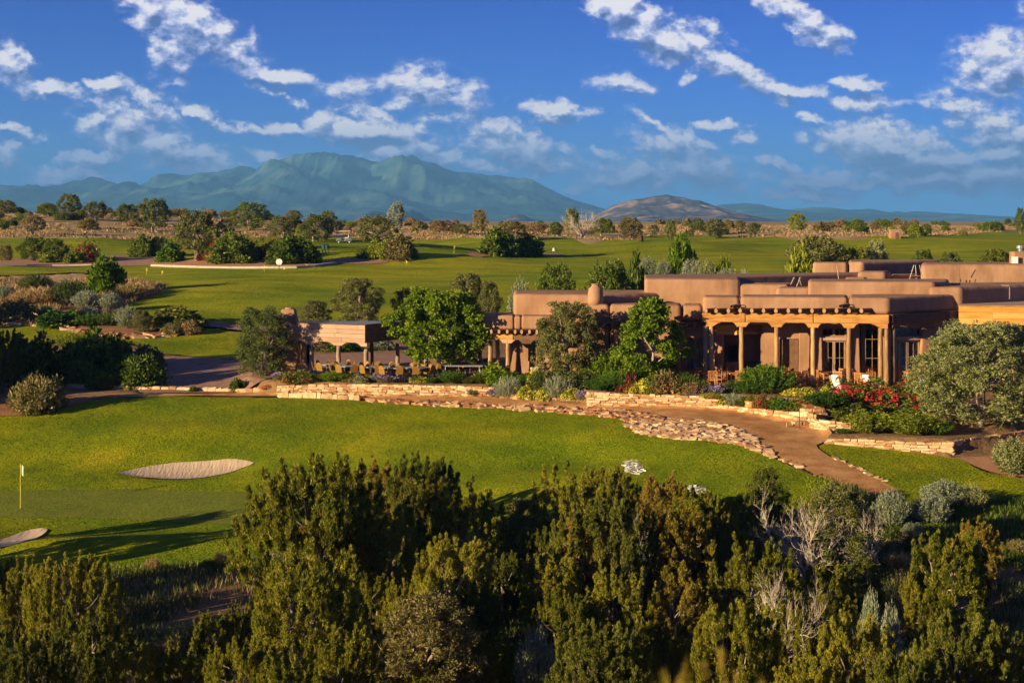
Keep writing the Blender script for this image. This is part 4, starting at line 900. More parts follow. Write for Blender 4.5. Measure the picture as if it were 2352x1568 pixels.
# steps by the rail
st = empty('stone_steps', (XU(1850,82),82,0), 'stone steps rising beside the black handrail', 'steps')
for i in range(5):
    Yq = 81.3+i*.42; z = -.95+i*.17
    for j in range(3):
        link('stone', random.choice(ST2), st, (XU(1852,Yq)+(j-1)*.5+i*.16-st.location.x, Yq-82, z), (0,0,.2+random.uniform(-.05,.05)), (.52,.46,.19))
# stepping row along the left side rip-rap, the rip-rap bank itself
def rocks_in(name, label, poly_uv, spacing, size, meshes, seed, flat=.35, cat='rock bank', limit=290, edge=.3, lift=.02, align=None, dense=1.0, ang=.6):
    pts = [tuple(G(u,v)[:2]) for u,v in poly_uv]; b = smooth_poly(pts, .4); r = random.Random(seed)
    xs = [p[0] for p in b]; ys = [p[1] for p in b]; P_ = []
    y = min(ys)
    while y < max(ys):
        x = min(xs)+r.uniform(0,spacing)
        while x < max(xs):
            P_.append((x+r.uniform(-.3,.3)*spacing, y+r.uniform(-.3,.3)*spacing*.6)); x += spacing*1.0
        y += spacing*.62
    A = np.array(P_); A = A[inside(A[:,0],A[:,1],b)]; A = A[np.argsort(A[:,1])]
    root = empty(name, (float(A[:,0].mean()), float(A[:,1].mean()), 0), label, cat); lx, ly = root.location.x, root.location.y
    rest = MB()
    for i,(x,y) in enumerate(A):
        z = TZ(x,y); dzx = (TZ(x+.3,y)-z)/.3; dzy = (TZ(x,y+.3)-z)/.3
        s = r.uniform(*size); rot = (math.atan(dzy)+r.uniform(-.25,.25), -math.atan(dzx)+r.uniform(-.25,.25), r.uniform(-ang,ang)); sc = (s*1.35, s*.8, s*flat*r.uniform(.8,1.4))
        if i < limit: link('stone', r.choice(meshes), root, (x-lx, y-ly, z+lift+s*flat*.2), rot, sc)
        else:
            from mathutils import Euler
            Mx = Euler(rot).to_matrix() @ Matrix.Diagonal(sc); me = r.choice(meshes)
            rest.add([Vector((x-lx,y-ly,z+lift+s*flat*.2))+Mx@v.co for v in me.vertices], [tuple(p.vertices) for p in me.polygons])
    if rest.v: o = rest.obj('small_stones', meshes[0].materials[0], root); o['kind'] = 'stuff'
    return root
rocks_in('rock_bank', 'wide bank of tilted tan flagstones between the lawn and the curve of the path', [(1420,946),(1531,959),(1608,968),(1671,980),(1712,994),(1754,1026),(1789,1052),(1768,1052),(1726,1033),(1653,1016),(1566,1010),(1510,1004),(1460,992),(1438,975)], .36, (.22,.42), ST, 21, .28)
rocks_in('rock_bank', 'narrow strip of flat tan stones between the lawn and the path', [(840,917.5),(1000,925.5),(1200,933),(1330,938.5),(1425,945),(1430,962),(1330,952),(1200,943),(1000,933),(840,922.5)], .36, (.26,.44), ST2, 22)
rocks_in('rock_bank', 'single line of edging stones down the left side of the lower path', [(1789,1050.5),(1845,1075.5),(1895,1100.5),(1897,1103.5),(1845,1079),(1787,1054)], .4, (.2,.32), ST2, 23)
rocks_in('rock_bank', 'thin line of edging stones down the right side of the lower path', [(1905,1049),(1950,1063),(2000,1091),(2034,1107),(2036,1112),(2000,1097),(1948,1069),(1905,1053)], .34, (.14,.24), ST, 24)
rocks_in('rock_pile', 'patch of pale grey river stones on the lawn', [(1432,1062),(1448,1056),(1466,1058),(1476,1070),(1482,1082),(1464,1091),(1440,1088),(1430,1078)], .25, (.10,.19), STR, 25, .5, 'rock pile', ang=1.5, lift=.0)
rocks_in('rock_pile', 'smaller pale rock pile lower right on the lawn', [(1573,1121),(1590,1114),(1612,1119),(1628,1128),(1632,1138),(1606,1134),(1580,1130)], .25, (.10,.18), STR, 26, .5, 'rock pile', ang=1.5, lift=.0)
rocks_in('bed_edging', 'scattered flat stones edging the planted bed at the left', [(0,741),(130,748),(175,760),(235,768),(320,771),(395,769),(440,758),(455,752),(450,757),(400,774),(320,777),(235,774),(170,766),(125,753),(0,746)], .75, (.4,.75), ST2, 27, .3, 'edging')
rocks_in('bed_edging', 'stones at the upper edge of the planted bed at the left', [(60,719),(140,722),(220,724),(300,728),(300,732),(220,729),(140,727),(60,724)], .9, (.5,.8), ST, 28, .3, 'edging')
# ------------------------------------------------------------------ plants
def unit(v): return v/np.maximum(np.linalg.norm(v, axis=-1, keepdims=True), 1e-9)
def rdir(r, n): return unit(r.normal(size=(n,3)))
def leaves(r, C, D, Ln, Wd):
    n = len(C); D = unit(D); A = np.cross(D, rdir(r,n)); A = unit(A)
    Ln = np.broadcast_to(np.asarray(Ln,float), (n,))[:,None]; Wd = np.broadcast_to(np.asarray(Wd,float), (n,))[:,None]
    Nn = np.cross(D, A)
    return np.stack([C, C+D*Ln*.55+A*Wd*.5+Nn*Wd*.12, C+D*Ln, C+D*Ln*.5-A*Wd*.5+Nn*Wd*.12], 1)
def leaftris(r, C, D, Ln, Wd):
    n = len(C); D = unit(D); A = unit(np.cross(D, rdir(r,n)))
    return np.stack([C-A*Wd[:,None]*.5, C+A*Wd[:,None]*.5, C+D*Ln[:,None]], 1)
def trimesh(name, Q, mat): return mesh_np(name, Q.reshape(-1,3), np.arange(len(Q)*3).reshape(-1,3), mat, 3)
def leafmesh(name, Q, mat):
    Q = np.concatenate(Q) if isinstance(Q, list) else Q
    return mesh_np(name, Q.reshape(-1,3), np.arange(len(Q)*4).reshape(-1,4), mat, 4)
def tufts(r, C, rad, n, L_, W_, up=.6, jit=.5, shell=.5):
    """n leaves in each tuft at C (N,3), rad (N,) or (N,3)"""
    N = len(C); rad = np.asarray(rad, float)
    if rad.ndim == 1: rad = np.repeat(rad[:,None],3,1)
    d = rdir(r, N*n); idx = np.repeat(np.arange(N), n)
    rr = shell+(1-shell)*r.random(N*n)[:,None]
    p = C[idx]+d*rad[idx]*rr
    D = d+np.array([0,0,up])+r.normal(size=d.shape)*jit
    s = r.uniform(.7,1.3,N*n)
    return leaves(r, p, D, L_*s, W_*s)
def branch_mb(r, targets, trunk_h, trunk_r, n_main=1, lean=.15, wig=.12, base_spread=.1, fine=0):
    mb = MB(); T = []
    for k in range(n_main):
        a = r.uniform(0,6.28); b = np.array([math.cos(a)*base_spread*(k>0), math.sin(a)*base_spread*(k>0), -.15])
        t = np.array([math.cos(a)*lean*trunk_h*(1+k*.5), math.sin(a)*lean*trunk_h*(1+k*.5), trunk_h])
        pts = [b+(t-b)*q+np.array([*r.normal(size=2)*wig*.4*trunk_h*.3,0])*(0<q<1) for q in (0,.3,.6,1)]
        rad = trunk_r/(1 if n_main == 1 else 1.5); mb.tube(pts, [rad*1.25, rad, rad*.8, rad*.55], 7); T.append(pts)
    for t in targets:
        k = min(range(len(T)), key=lambda i: np.linalg.norm((T[i][-1]-t)[:2])); s = T[k][2 if t[2] < trunk_h*1.15 else 3]
        if t[2] < s[2]: s = T[k][1]
        m1 = s+(t-s)*.35+r.normal(size=3)*wig*.5*np.linalg.norm(t-s); m2 = s+(t-s)*.7+r.normal(size=3)*wig*.4*np.linalg.norm(t-s)
        mb.tube([s,m1,m2,t], [trunk_r*.45,trunk_r*.3,trunk_r*.18,trunk_r*.06], 5, caps=False)
        for _ in range(fine):
            q = m2+(t-m2)*r.random(); e = q+rdir(r,1)[0]*np.array([1,1,.6])*.35+np.array([0,0,.2]); mb.tube([q,(q+e)/2+r.normal(size=3)*.04,e], [.016,.011,.004], 3, caps=False)
    return mb
def crown_points(r, n, W, H, z0, prof, inner=.5):
    out = []
    g = 2.39996
    for i in range(n):
        h = (i+.5)/n; h = h**.85; a = i*g+r.uniform(-.5,.5); R_ = prof(h)*W/2*(inner+(1-inner)*r.random()**.5)
        out.append((math.cos(a)*R_, math.sin(a)*R_, z0+(H-z0)*h))
    return np.array(out)
LM = {}
LM['jun'] = leafmat('juniper_foliage', (.11,.13,.010), (.25,.245,.02), (.44,.38,.045), .38)
LM['jor'] = leafmat('rusty_juniper_foliage', (.16,.14,.012), (.31,.23,.025), (.46,.30,.06), .28)
LM['pin'] = leafmat('pinon_foliage', (.075,.09,.02), (.15,.155,.04), (.25,.235,.075), .25)
LM['pdark'] = leafmat('dark_shaded_conifer_foliage', (.07,.085,.010), (.13,.145,.016), (.22,.215,.03), .2)  # dark conifers; also puts shade into the leaves of shadowed plants
LM['dec'] = leafmat('bright_green_leaves', (.075,.135,.005), (.15,.23,.009), (.26,.34,.02), .4)
LM['wil'] = leafmat('olive_willow_leaves', (.06,.09,.02), (.12,.15,.035), (.22,.23,.07), .35)
LM['sil'] = leafmat('silver_olive_leaves', (.18,.20,.06), (.28,.29,.10), (.42,.41,.19), .3)
LM['sage'] = leafmat('sagebrush_leaves', (.19,.22,.13), (.28,.31,.19), (.40,.40,.26), .25)
LM['shr'] = leafmat('shrub_leaves', (.06,.10,.010), (.115,.165,.018), (.20,.24,.035), .35)
LM['mug'] = leafmat('mugo_needles', (.04,.10,.008), (.075,.16,.014), (.15,.23,.02), .25)
LM['yg'] = leafmat('yellow_green_leaves', (.14,.18,.01), (.22,.27,.018), (.33,.34,.04), .35)
LM['tan'] = leafmat('tan_dry_leaves', (.22,.14,.06), (.33,.21,.09), (.44,.30,.14), .3)
LM['oli'] = leafmat('brown_olive_leaves', (.15,.125,.04), (.24,.20,.06), (.36,.29,.11), .3)
LM['red'] = leafmat('dark_red_leaves', (.12,.02,.015), (.20,.04,.03), (.26,.08,.05), .3)
LM['fy'] = leafmat('yellow_petals', (.60,.45,.02), (.72,.58,.04), (.80,.70,.15), .2)
LM['fp'] = leafmat('purple_petals', (.26,.17,.36), (.38,.27,.50), (.50,.38,.58), .2)
LM['fr'] = leafmat('red_petals', (.55,.01,.02), (.70,.02,.03), (.80,.05,.08), .2)
LM['fo'] = leafmat('orange_petals', (.45,.14,.04), (.55,.22,.07), (.60,.30,.12), .2)
LM['grass'] = leafmat('meadow_blades', (.05,.085,.02), (.09,.13,.03), (.19,.18,.06), .35)
LM['dry'] = leafmat('dry_blades', (.30,.19,.07), (.42,.28,.11), (.55,.39,.18), .35)
M['bark'] = pmat('grey_bark', [(.16,.12,.085),(.27,.20,.15),(.36,.28,.21)], scale=4, rough=1, bump=.02, bscale=12, stretch=(2,2,.6))
M['palebark'] = pmat('pale_bark', [(.30,.25,.20),(.42,.35,.28)], scale=4, rough=1, bump=.015, bscale=10)
M['deadwood'] = pmat('dead_wood', [(.45,.36,.26),(.64,.54,.42)], scale=4, rough=1)
PROTO = {}
def reg(kind, parts, W, H): PROTO.setdefault(kind, []).append((parts, W, H))
pj = lambda h: (.62+.62*math.sin(math.pi*min(1,h*1.25))**1.0*.62) if h < .55 else max(.22, 1.06*(1-((h-.5)/.55)**2.2*.80))
def juniper(seed, W=3.6, H=4.0, nC=72, spire=1.0, dense=3.3, mat='jun', kind='jun', z0=.35, hollow=.5, lw=(.085,.032)):
    r = np.random.default_rng(seed)
    C = crown_points(r, nC, W*.84, H*.84, z0, pj, hollow)
    k = [r.uniform(0,6.28) for _ in range(3)]; ang = np.arctan2(C[:,1],C[:,0])
    C[:,:2] *= (1+.16*np.sin(ang*2+k[0])+.12*np.sin(ang*3+k[1])+.10*np.sin(C[:,2]*2.5+k[2]))[:,None]
    rz = r.uniform(.32,.62,nC)*spire; rx = r.uniform(.20,.34,nC)
    Q = []; sub = 13
    idx = np.repeat(np.arange(nC), sub); t = r.random(nC*sub)
    a = r.uniform(0,6.28,nC*sub); rad = (1-t**1.1)**.95*rx[idx]*np.sqrt(r.random(nC*sub))
    out = unit(np.column_stack([C[idx,0],C[idx,1],np.zeros(nC*sub)]))
    S = C[idx]+np.column_stack([np.cos(a)*rad, np.sin(a)*rad, (t*2.2-.8)*rz[idx]])+out*(t*.18)[:,None]
    n = int(24*dense); N = len(S); d = rdir(r, N*n); ii = np.repeat(np.arange(N), n); rr_ = (.045+.075*(1-t))*r.uniform(.8,1.2,N)
    p_ = S[ii]+d*np.array([1,1,1.5])*(rr_[ii]*(.35+.65*r.random(N*n)))[:,None]
    D_ = d*.55+out[ii]*.25+np.array([0,0,.95])+r.normal(size=d.shape)*.22; s_ = r.uniform(.7,1.35,N*n)
    Q = leaftris(r, p_, D_, lw[0]*s_, lw[1]*s_)
    t_idx = r.choice(nC, min(26,nC), replace=False)
    mb = branch_mb(r, [C[i]-np.array([0,0,.1]) for i in t_idx], H*.45, .12, 3, .16, .15, .15, fine=3)
    reg(kind, [('foliage', trimesh('juniper_crown', Q, LM[mat])), ('trunk', mb.mesh('juniper_trunk', M['bark'], True))], W, H)
for i in range(5): juniper(100+i, W=3.6+.2*(i%3), H=4.0, nC=[78,64,88,70,60][i], spire=[.85,1.1,.75,1.0,1.2][i], hollow=[.5,.35,.55,.4,.3][i])
for i in range(2): juniper(140+i, W=5.0, H=4.6, nC=150, spire=.85, dense=2.4, kind='jbig', hollow=.5)
for i in range(2): juniper(120+i, 3.4, 4.2, 64, .9, 3.0, 'jor', 'jor', hollow=.35)
def pinon(seed, kind='pin', mat='pin', W=3.2, H=4.2, nC=64, z0=.4, lw=(.105,.038), sub=12, up=.55, cr=(.24,.40), nl=36, trunk=(.45,.13,1), prof=None):
    r = np.random.default_rng(seed); prof = prof or (lambda h: max(.2, math.sin(math.pi*(.12+.80*h))**.7*1.0))
    C = crown_points(r, nC, W*.82, H*.93, z0, prof, .5)
    k = r.uniform(0,6.28,3); ang = np.arctan2(C[:,1],C[:,0]); C[:,:2] *= (1+.15*np.sin(ang*2+k[0])+.15*np.sin(ang*3+C[:,2]*1.5+k[1]))[:,None]
    idx = np.repeat(np.arange(nC), sub); cr_ = r.uniform(*cr, nC)
    S = C[idx]+rdir(r, nC*sub)*(cr_[idx]*r.random(nC*sub)**.4)[:,None]*np.array([1,1,.75])
    Q = tufts(r, S, r.uniform(.07,.13,len(S)), nl, lw[0], lw[1], up, .5)
    mb = branch_mb(r, [C[i] for i in r.choice(nC, min(24,nC), replace=False)], H*trunk[0], trunk[1], trunk[2], .08, .14, .1)
    reg(kind, [('foliage', leafmesh(kind+'_crown', Q, LM[mat])), ('trunk', mb.mesh(kind+'_trunk', M['bark'], True))], W, H)
for i in range(3): pinon(200+i)
for i in range(3): pinon(210+i, 'tree', 'pin', 4.4, 3.5, [60,44,52][i], [.45,.8,.3][i], (.18,.075), 11, .3, (.22,.48), 15, (.45,.13,3))
pinon(220, 'dec', 'dec', 5.0, 4.7, 105, 1.15, (.13,.10), 13, -.1, (.30,.50), 26, (.42,.12,1), lambda h: math.sin(math.pi*(.10+.82*h))**.55)
pinon(221, 'dec2', 'dec', 4.6, 4.6, 64, .7, (.13,.10), 12, .1, (.25,.42), 22, (.4,.10,1), lambda h: (.45+1.0*h*2.2 if h < .28 else max(.14, 1.05*(1-((h-.28)/.74)**1.1*.85))))
pinon(222, 'wil', 'wil', 3.4, 4.4, 80, .2, (.14,.035), 12, .9, (.26,.42), 24, (.4,.07,4), lambda h: max(.3, math.sin(math.pi*(.2+.7*h))**.5))
pinon(223, 'sil', 'sil', 7.0, 6.2, 190, .5, (.15,.05), 15, .5, (.36,.62), 24, (.35,.13,3), lambda h: max(.28, math.sin(math.pi*(.22+.66*h))**.7))
def mound(kind, seed, mat, W=1.4, H=1.0, nT=170, tr=(.05,.10), nl=26, lw=(.10,.035), up=.5, jag=.12, flowers=None, fn=120, fs=.035, stems=10, fz=.75):
    r = np.random.default_rng(seed); d = rdir(r, nT); d[:,2] = np.abs(d[:,2])
    k = r.uniform(0,6.28,3); a = np.arctan2(d[:,1],d[:,0])
    s = (1+jag*np.sin(a*3+k[0])+jag*np.sin(a*5+d[:,2]*4+k[1])+r.normal(size=nT)*jag*.5)*(.72+.25*r.random(nT))
    C = d*np.array([W/2,W/2,H*.92])*s[:,None]+np.array([0,0,.05])
    Q = tufts(r, C, r.uniform(*tr,nT)*W, nl, lw[0]*W, lw[1]*W, up, .5)
    parts = [('foliage', leafmesh(kind+'_foliage', Q, LM[mat]))]
    mb = MB()
    for i in r.choice(nT, stems, replace=False): mb.tube([np.array([0,0,-.05])+C[i]*.05, C[i]*.5+r.normal(size=3)*.03, C[i]*.95], [.02*W,.013*W,.005*W], 4, caps=False)
    parts.append(('stem', mb.mesh(kind+'_stems', M['bark'])))
    if flowers:
        d2 = rdir(r, fn); d2[:,2] = np.abs(d2[:,2])*fz+.1; d2 = unit(d2)
        c2 = d2*np.array([W/2,W/2,H])*(1.0+r.normal(size=(fn,1))*.06); nf = 5
        q = tufts(r, c2, np.full(fn, fs*.5), nf, fs, fs*.8, .4, .5); parts.append(('blossom', leafmesh(kind+'_blossoms', q, LM[flowers])))
    reg(kind, parts, W, H)
for i in range(3): mound('shr', 300+i, 'shr', lw=(.11,.055), jag=.16)
for i in range(2): mound('dome', 310+i, 'oli', nT=150, jag=.05, lw=(.09,.03), H=.75)
for i in range(2): mound('yel', 320+i, 'yg', 1.2, .7, 120, flowers='fy', fn=300, fs=.075, nl=18)
for i in range(2): mound('rose', 330+i, 'shr', 2.2, 1.4, 240, (.035,.07), 22, (.055,.03), flowers='fr', fn=170, fs=.095, jag=.2)
for i in range(2): mound('flr', 340+i, 'shr', 1.5, .8, 130, flowers='fo', fn=130, fs=.07, nl=18)
def spiky(kind, seed, mat, W, H, nS, n_on, L_, W_, spread=1.0, start=.35, up=.75, tip=None, tipn=10, tips=.04, stemr=.006):
    """upright stems with leaves along them, from a common base"""
    r = np.random.default_rng(seed); a = r.uniform(0,6.28,nS); q = np.sqrt(r.random(nS))*spread
    top = np.column_stack([np.cos(a)*q*W/2, np.sin(a)*q*W/2, H*np.sqrt(np.clip(1-(q*.85)**2,.05,1))*r.uniform(.8,1.05,nS)])
    base = top*np.array([.35,.35,0]); idx = np.repeat(np.arange(nS), n_on); t = start+(1-start)*r.random(nS*n_on)
    p = base[idx]+(top-base)[idx]*t[:,None]; ax = unit(top-base)[idx]
    D = ax*up+rdir(r, len(p))*(1-up*.5); Q = [leaves(r, p, D, L_*r.uniform(.7,1.2,len(p)), W_)]
    parts = [('foliage', leafmesh(kind+'_foliage', Q, LM[mat]))]
    mb = MB()
    for i in r.choice(nS, min(nS,14), replace=False): mb.tube([base[i]*.4-np.array([0,0,.05]), base[i]+(top[i]-base[i])*.45, base[i]+(top[i]-base[i])*.85], [stemr*2,stemr*1.4,stemr], 3, caps=False)
    parts.append(('stem', mb.mesh(kind+'_stems', M['bark'])))
    if tip:
        i2 = np.repeat(np.arange(nS), tipn); pt = base[i2]+(top-base)[i2]*(.86+.2*r.random(len(i2)))[:,None]
        parts.append(('blossom', leafmesh(kind+'_blossoms', leaves(r, pt, unit(top-base)[i2]+rdir(r,len(i2))*.6, tips, tips*.5), LM[tip])))
    reg(kind, parts, W, H)
for i in range(3): spiky('sage', 400+i, 'sage', 1.6, 1.3, 210, 34, .10, .03, up=.8, start=.3)
for i in range(2): spiky('mug', 410+i, 'mug', 2.2, 1.5, 230, 46, .13, .03, up=.75, start=.25)
for i in range(2): spiky('fes', 420+i, 'sage', 1.2, 1.0, 240, 7, .30, .02, up=1.0, start=.1)
for i in range(2): spiky('gra', 430+i, 'grass', 1.2, 1.0, 260, 6, .30, .022, up=1.0, start=.05)
for i in range(2): spiky('lav', 440+i, 'sage', 1.3, .8, 190, 12, .09, .025, up=.85, start=.1, tip='fp', tipn=9, tips=.09)
for i in range(2): spiky('upr', 450+i, 'shr', 1.4, 1.5, 160, 40, .11, .04, up=.7, start=.15)
for i in range(2): spiky('dry', 460+i, 'dry', 1.0, .9, 220, 6, .30, .02, up=1.0, start=.05)
def dead_tree(seed, kind='dead', W=3.4, H=3.6, mat='deadwood', n=34, leafy=False):
    r = np.random.default_rng(seed); mb = MB()
    def grow(p, d, L_, rad, lvl):
        steps = 4; pts = [p]; dd = d.copy()
        for i in range(steps):
            dd = unit(dd+r.normal(size=3)*.16+np.array([0,0,.05])); pts.append(pts[-1]+dd*L_/steps)
        mb.tube(pts, [rad*(1-.75*i/steps) for i in range(steps+1)], 5 if lvl < 1 else 3, caps=False)
        if lvl < 3:
            for i in range([7,7,5][lvl]):
                j = r.integers(1, steps+1); e = unit(dd+rdir(r,1)[0]*.85+np.array([0,0,.1])); grow(pts[j], e, L_*r.uniform(.35,.6), rad*.5*(1-.6*j/steps)+.004, lvl+1)
    for k in range(6):
        a = k*1.05+r.uniform(-.3,.3); grow(np.array([math.cos(a)*.15,math.sin(a)*.15,-.1]), unit(np.array([math.cos(a)*.55,math.sin(a)*.55,1.0])), H*.85, .085, 0)
    return mb.mesh(kind+'_branches', M[mat])
dm = [dead_tree(500), dead_tree(501)]
reg('dead', [('branch', dm[0])], 4.2, 3.6); reg('dead', [('branch', dm[1])], 4.2, 3.6)
def k_mound(k): return k in ('shr','dome','yel','rose','flr')
def place(kind, loc, W, H, name, label, cat, group=None, mat=None, var=None, rz=None, barkmat=None):
    pl = PROTO[kind]; parts, w0, h0 = pl[(var if var is not None else random.randrange(len(pl))) % len(pl)]
    root = empty(name, loc, label, cat, group, rz=random.uniform(0,6.28) if rz is None else rz)
    root.scale = (W/w0, W/w0, H/h0)
    for nm, me in parts:
        o = link(nm, me, root)
        if nm == 'foliage' and mat: o.material_slots[0].link = 'OBJECT'; o.material_slots[0].material = LM[mat]
        if nm in ('trunk',) and barkmat: o.material_slots[0].link = 'OBJECT'; o.material_slots[0].material = M[barkmat]
    return root
def plant(kind, u, vt, vb, w, name, label, cat=None, group=None, mat=None, Y=None, var=None, barkmat=None, grow=1.06):
    """seen between photograph rows vt and vb at column u, w wide; the foot is found on the terrain"""
    if Y is None: p = G(u, vb); 
    else: x = XU(u,Y); p = Vector((x, Y, TZ(x,Y)))
    if kind in ('mug','gra','fes','lav','upr'): w *= 1.12; vt -= (vb-vt)*.08
    if k_mound(kind): w *= 1.16; vt -= (vb-vt)*.16
    s = p.y/F; zt_ = ZV(vt, p.y); H = max(.15, zt_-p.z); 
    p.z -= .03
    return place(kind, p, w*s*grow, H*1.03, name, label, cat or 'shrub', group, mat, var, barkmat=barkmat)
# ---- foreground junipers: (kind, u, top row, distance, width, label, material)
JG = 'junipers filling the foreground slope'
FG = [
 ('jun',720,1036,61,330,'large bright juniper left of centre, right of the sand bunker, its branches overhanging the lawn',None),
 ('jor',862,1048,60,130,'slim reddish juniper top just right of the large bright juniper by the lawn',None),
 ('jun',968,1036,59,180,'dark juniper with a rounded top at the middle of the lower lawn edge','pdark'),
 ('jor',960,1075,57.5,150,'tan cone-tipped juniper in front of the dark rounded one at the lawn edge',None),
 ('jun',1075,1112,56,190,'green juniper whose top meets the lawn just left of the centre gap',None),
 ('jun',890,1140,55.5,190,'mid green juniper below the slim reddish one, left of centre',None),
 ('jun',770,1160,57,200,'shaded juniper under the overhanging branches of the large bright one','jor'),
 ('jun',1045,1225,52,210,'bright feathery juniper right of centre left, below the one that meets the lawn',None),
 ('pin',1205,1138,61,115,'small sparse pinyon standing alone in the gap of lawn near the centre',None),
 ('jun',1310,1075,62,180,'feathery juniper just left of the pale rock patch on the lawn',None),
 ('jun',1400,1060,62.5,130,'thin upright juniper directly below the pale rock patch on the lawn',None),
 ('jun',1390,1130,60,230,'dark juniper mass behind the rusty tipped juniper near the centre','pdark'),
 ('jor',1520,1080,61,160,'yellow tinted juniper just right of the pale rock patch',None),
 ('jun',1600,1110,60,150,'green juniper between the rock patch and the small rock pile on the lawn',None),
 ('jor',1350,1172,54,190,'rusty tipped juniper with bare dark limbs right of the centre',None),
 ('jun',1270,1260,53,160,'mid green juniper at the left foot of the rusty tipped one',None),
 ('jor',1545,1150,55,200,'tall orange green juniper with grey twigs on its left side',None),
 ('jun',1640,1140,57,120,'orange green juniper between the tall orange green one and the dark round pinyon','jor'),
 ('jun',1700,1125,60,105,'narrow golden juniper just left of the dark round pinyon',None),
 ('pin',1760,1067,65,98,'dark round-topped pinyon with a clear trunk beside the curve of the path','pdark'),
 ('pin',1925,1105,61,175,'olive pinyon crown rising over bleached dead limbs below the path',None),
 ('jun',1735,1235,53,190,'bright green juniper with two spires in the right half',None),
 ('jun',1690,1205,54,80,'single green spire rising behind the bright two-spired juniper',None),
 ('jun',1900,1285,52,140,'mid green juniper directly under the bleached dead limbs',None),
 ('pin',1990,1275,53,90,'small dark pinyon between the dead limbs and the right hand juniper','pdark'),
 ('jun',2185,1210,55,200,'tall yellow green juniper near the right edge of the picture',None),
 ('jor',2240,1185,56,120,'thin spired juniper behind the tall yellow green one near the right edge',None),
 ('jun',2120,1300,53.5,120,'lower left shoulder juniper beside the tall yellow green one on the right',None),
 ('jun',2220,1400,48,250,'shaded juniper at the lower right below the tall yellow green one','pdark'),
 ('jun',1960,1400,46.5,230,'dark green juniper mass at the bottom right of centre',None),
 ('jun',1690,1370,46,250,'broad olive juniper at the bottom between centre and right',None),
 ('jun',2080,1480,44,220,'dark juniper at the bottom edge right of the broad olive one','pdark'),
 ('jun',2335,1440,46,170,'juniper cut by the right picture edge near the bottom',None),
 ('jun',2230,1500,42,150,'low green juniper in the bottom right corner',None),
 ('jun',705,1270,52,290,'large yellow green juniper under the overhanging one, bottom left of centre',None),
 ('jun',490,1395,49,110,'small pointed juniper at the right end of the shaded meadow',None),
 ('jun',556,1375,50,70,'narrow spire juniper between the small pointed and the large yellow green ones',None),
 ('jun',560,1455,45.5,170,'green juniper in front of the small pointed one, lower left',None),
 ('jun',160,1262,53,220,'big dim juniper at the left with several blunt tops',None),
 ('jun',55,1290,52,120,'dim juniper between the left picture edge and the big blunt one',None),
 ('jun',5,1275,54,80,'thin juniper cut by the left picture edge','pdark'),
 ('jun',200,1390,48,170,'dark juniper at the lower left in front of the big blunt one','pdark'),
 ('jun',60,1440,46,220,'dark juniper in the bottom left corner','pdark'),
 ('jun',300,1470,44,150,'low olive juniper at the bottom left under the shaded meadow',None),
 ('jun',410,1480,44,120,'low green juniper left of the small tuft of tan grass',None),
 ('jun',855,1305,51,110,'pointed juniper right of the large yellow green one',None),
 ('jun',925,1320,50,110,'twin pointed juniper left of the pale tipped pinyon at the bottom',None),
 ('pin',985,1360,46.5,260,'pale tipped pinyon with light upright buds at the bottom centre','oli'),
 ('jun',800,1440,44,190,'olive juniper at the bottom edge below the pointed ones',None),
 ('jun',650,1500,42,190,'juniper at the bottom edge under the large yellow green one',None),
 ('jun',1120,1440,44.5,150,'dark juniper right of the pale tipped pinyon at the bottom','pdark'),
 ('jun',1090,1330,50,130,'dark juniper left of the black gap in the middle','pdark'),
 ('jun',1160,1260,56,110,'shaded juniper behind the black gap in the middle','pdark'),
 ('jun',1300,1350,50,150,'round olive juniper right of the black gap in the middle',None),
 ('jun',1425,1300,51,170,'green juniper in front of the tall orange green one',None),
 ('jor',1560,1320,50,150,'rusty olive juniper under the tall orange green one',None),
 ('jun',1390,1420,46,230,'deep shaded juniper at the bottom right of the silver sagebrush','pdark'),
 ('jun',1520,1450,44,170,'dark juniper between the deep shaded one and the broad olive one','pdark'),
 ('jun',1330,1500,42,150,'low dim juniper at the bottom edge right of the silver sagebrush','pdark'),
 ('jun',960,1500,41.5,150,'green juniper at the bottom edge under the pale tipped pinyon',None),
 ('jun',1860,1500,42,170,'low olive juniper at the bottom edge right of the broad olive one',None),
 ('jun',1600,1225,56,110,'dark juniper behind the rusty olive one right of centre','pdark'),
 ('jun',1240,1200,57,90,'dark small juniper left of the rusty tipped one','pdark'),
 ('jun',1815,1380,47.5,120,'green juniper between the broad olive one and the dark green mass',None),
]
for i,(k,u,vt,Y,w,lab,mt) in enumerate(FG):
    vt += 6; Yb = G(u, vt+1.12*max(w,105)+25).y; Y = min(max(Yb, Y-4), Y+7)
    x = XU(u,Y); zg = TZ(x,Y); H = ZV(vt,Y)-zg; n = 'pinyon_tree' if k == 'pin' else 'juniper_tree'
    Wm = w*Y/F*1.12
    # a tall instance of a narrow one still needs its foot on the ground
    if k == 'jun' and w >= 215: k = 'jbig'
    place(k, (x,Y,zg-.05), Wm, H*1.04, n, lab, 'tree', JG, mt, var=i)
# trees beyond the left edge of the frame (their long shadows cross the greens)
for (u,Y,w,h) in ((-170,56,210,4.2),(-300,60,230,4.6),(-150,65,110,3.6),(-150,91.5,150,5.5),(-240,94,190,6.2),(-300,89.5,170,6.5),(-380,93,200,6.5),(-460,88.5,200,7),(-560,86,220,7.5),(-520,94,200,7),(-180,98,180,6),(-200,120,150,5),(-160,52,200,4.5)):
    x = XU(u,Y); place('jun', (x,Y,TZ(x,Y)-.05), w*Y/F, h, 'juniper_tree', 'juniper standing just beyond the left edge of the view', 'tree', 'junipers beyond the left edge')
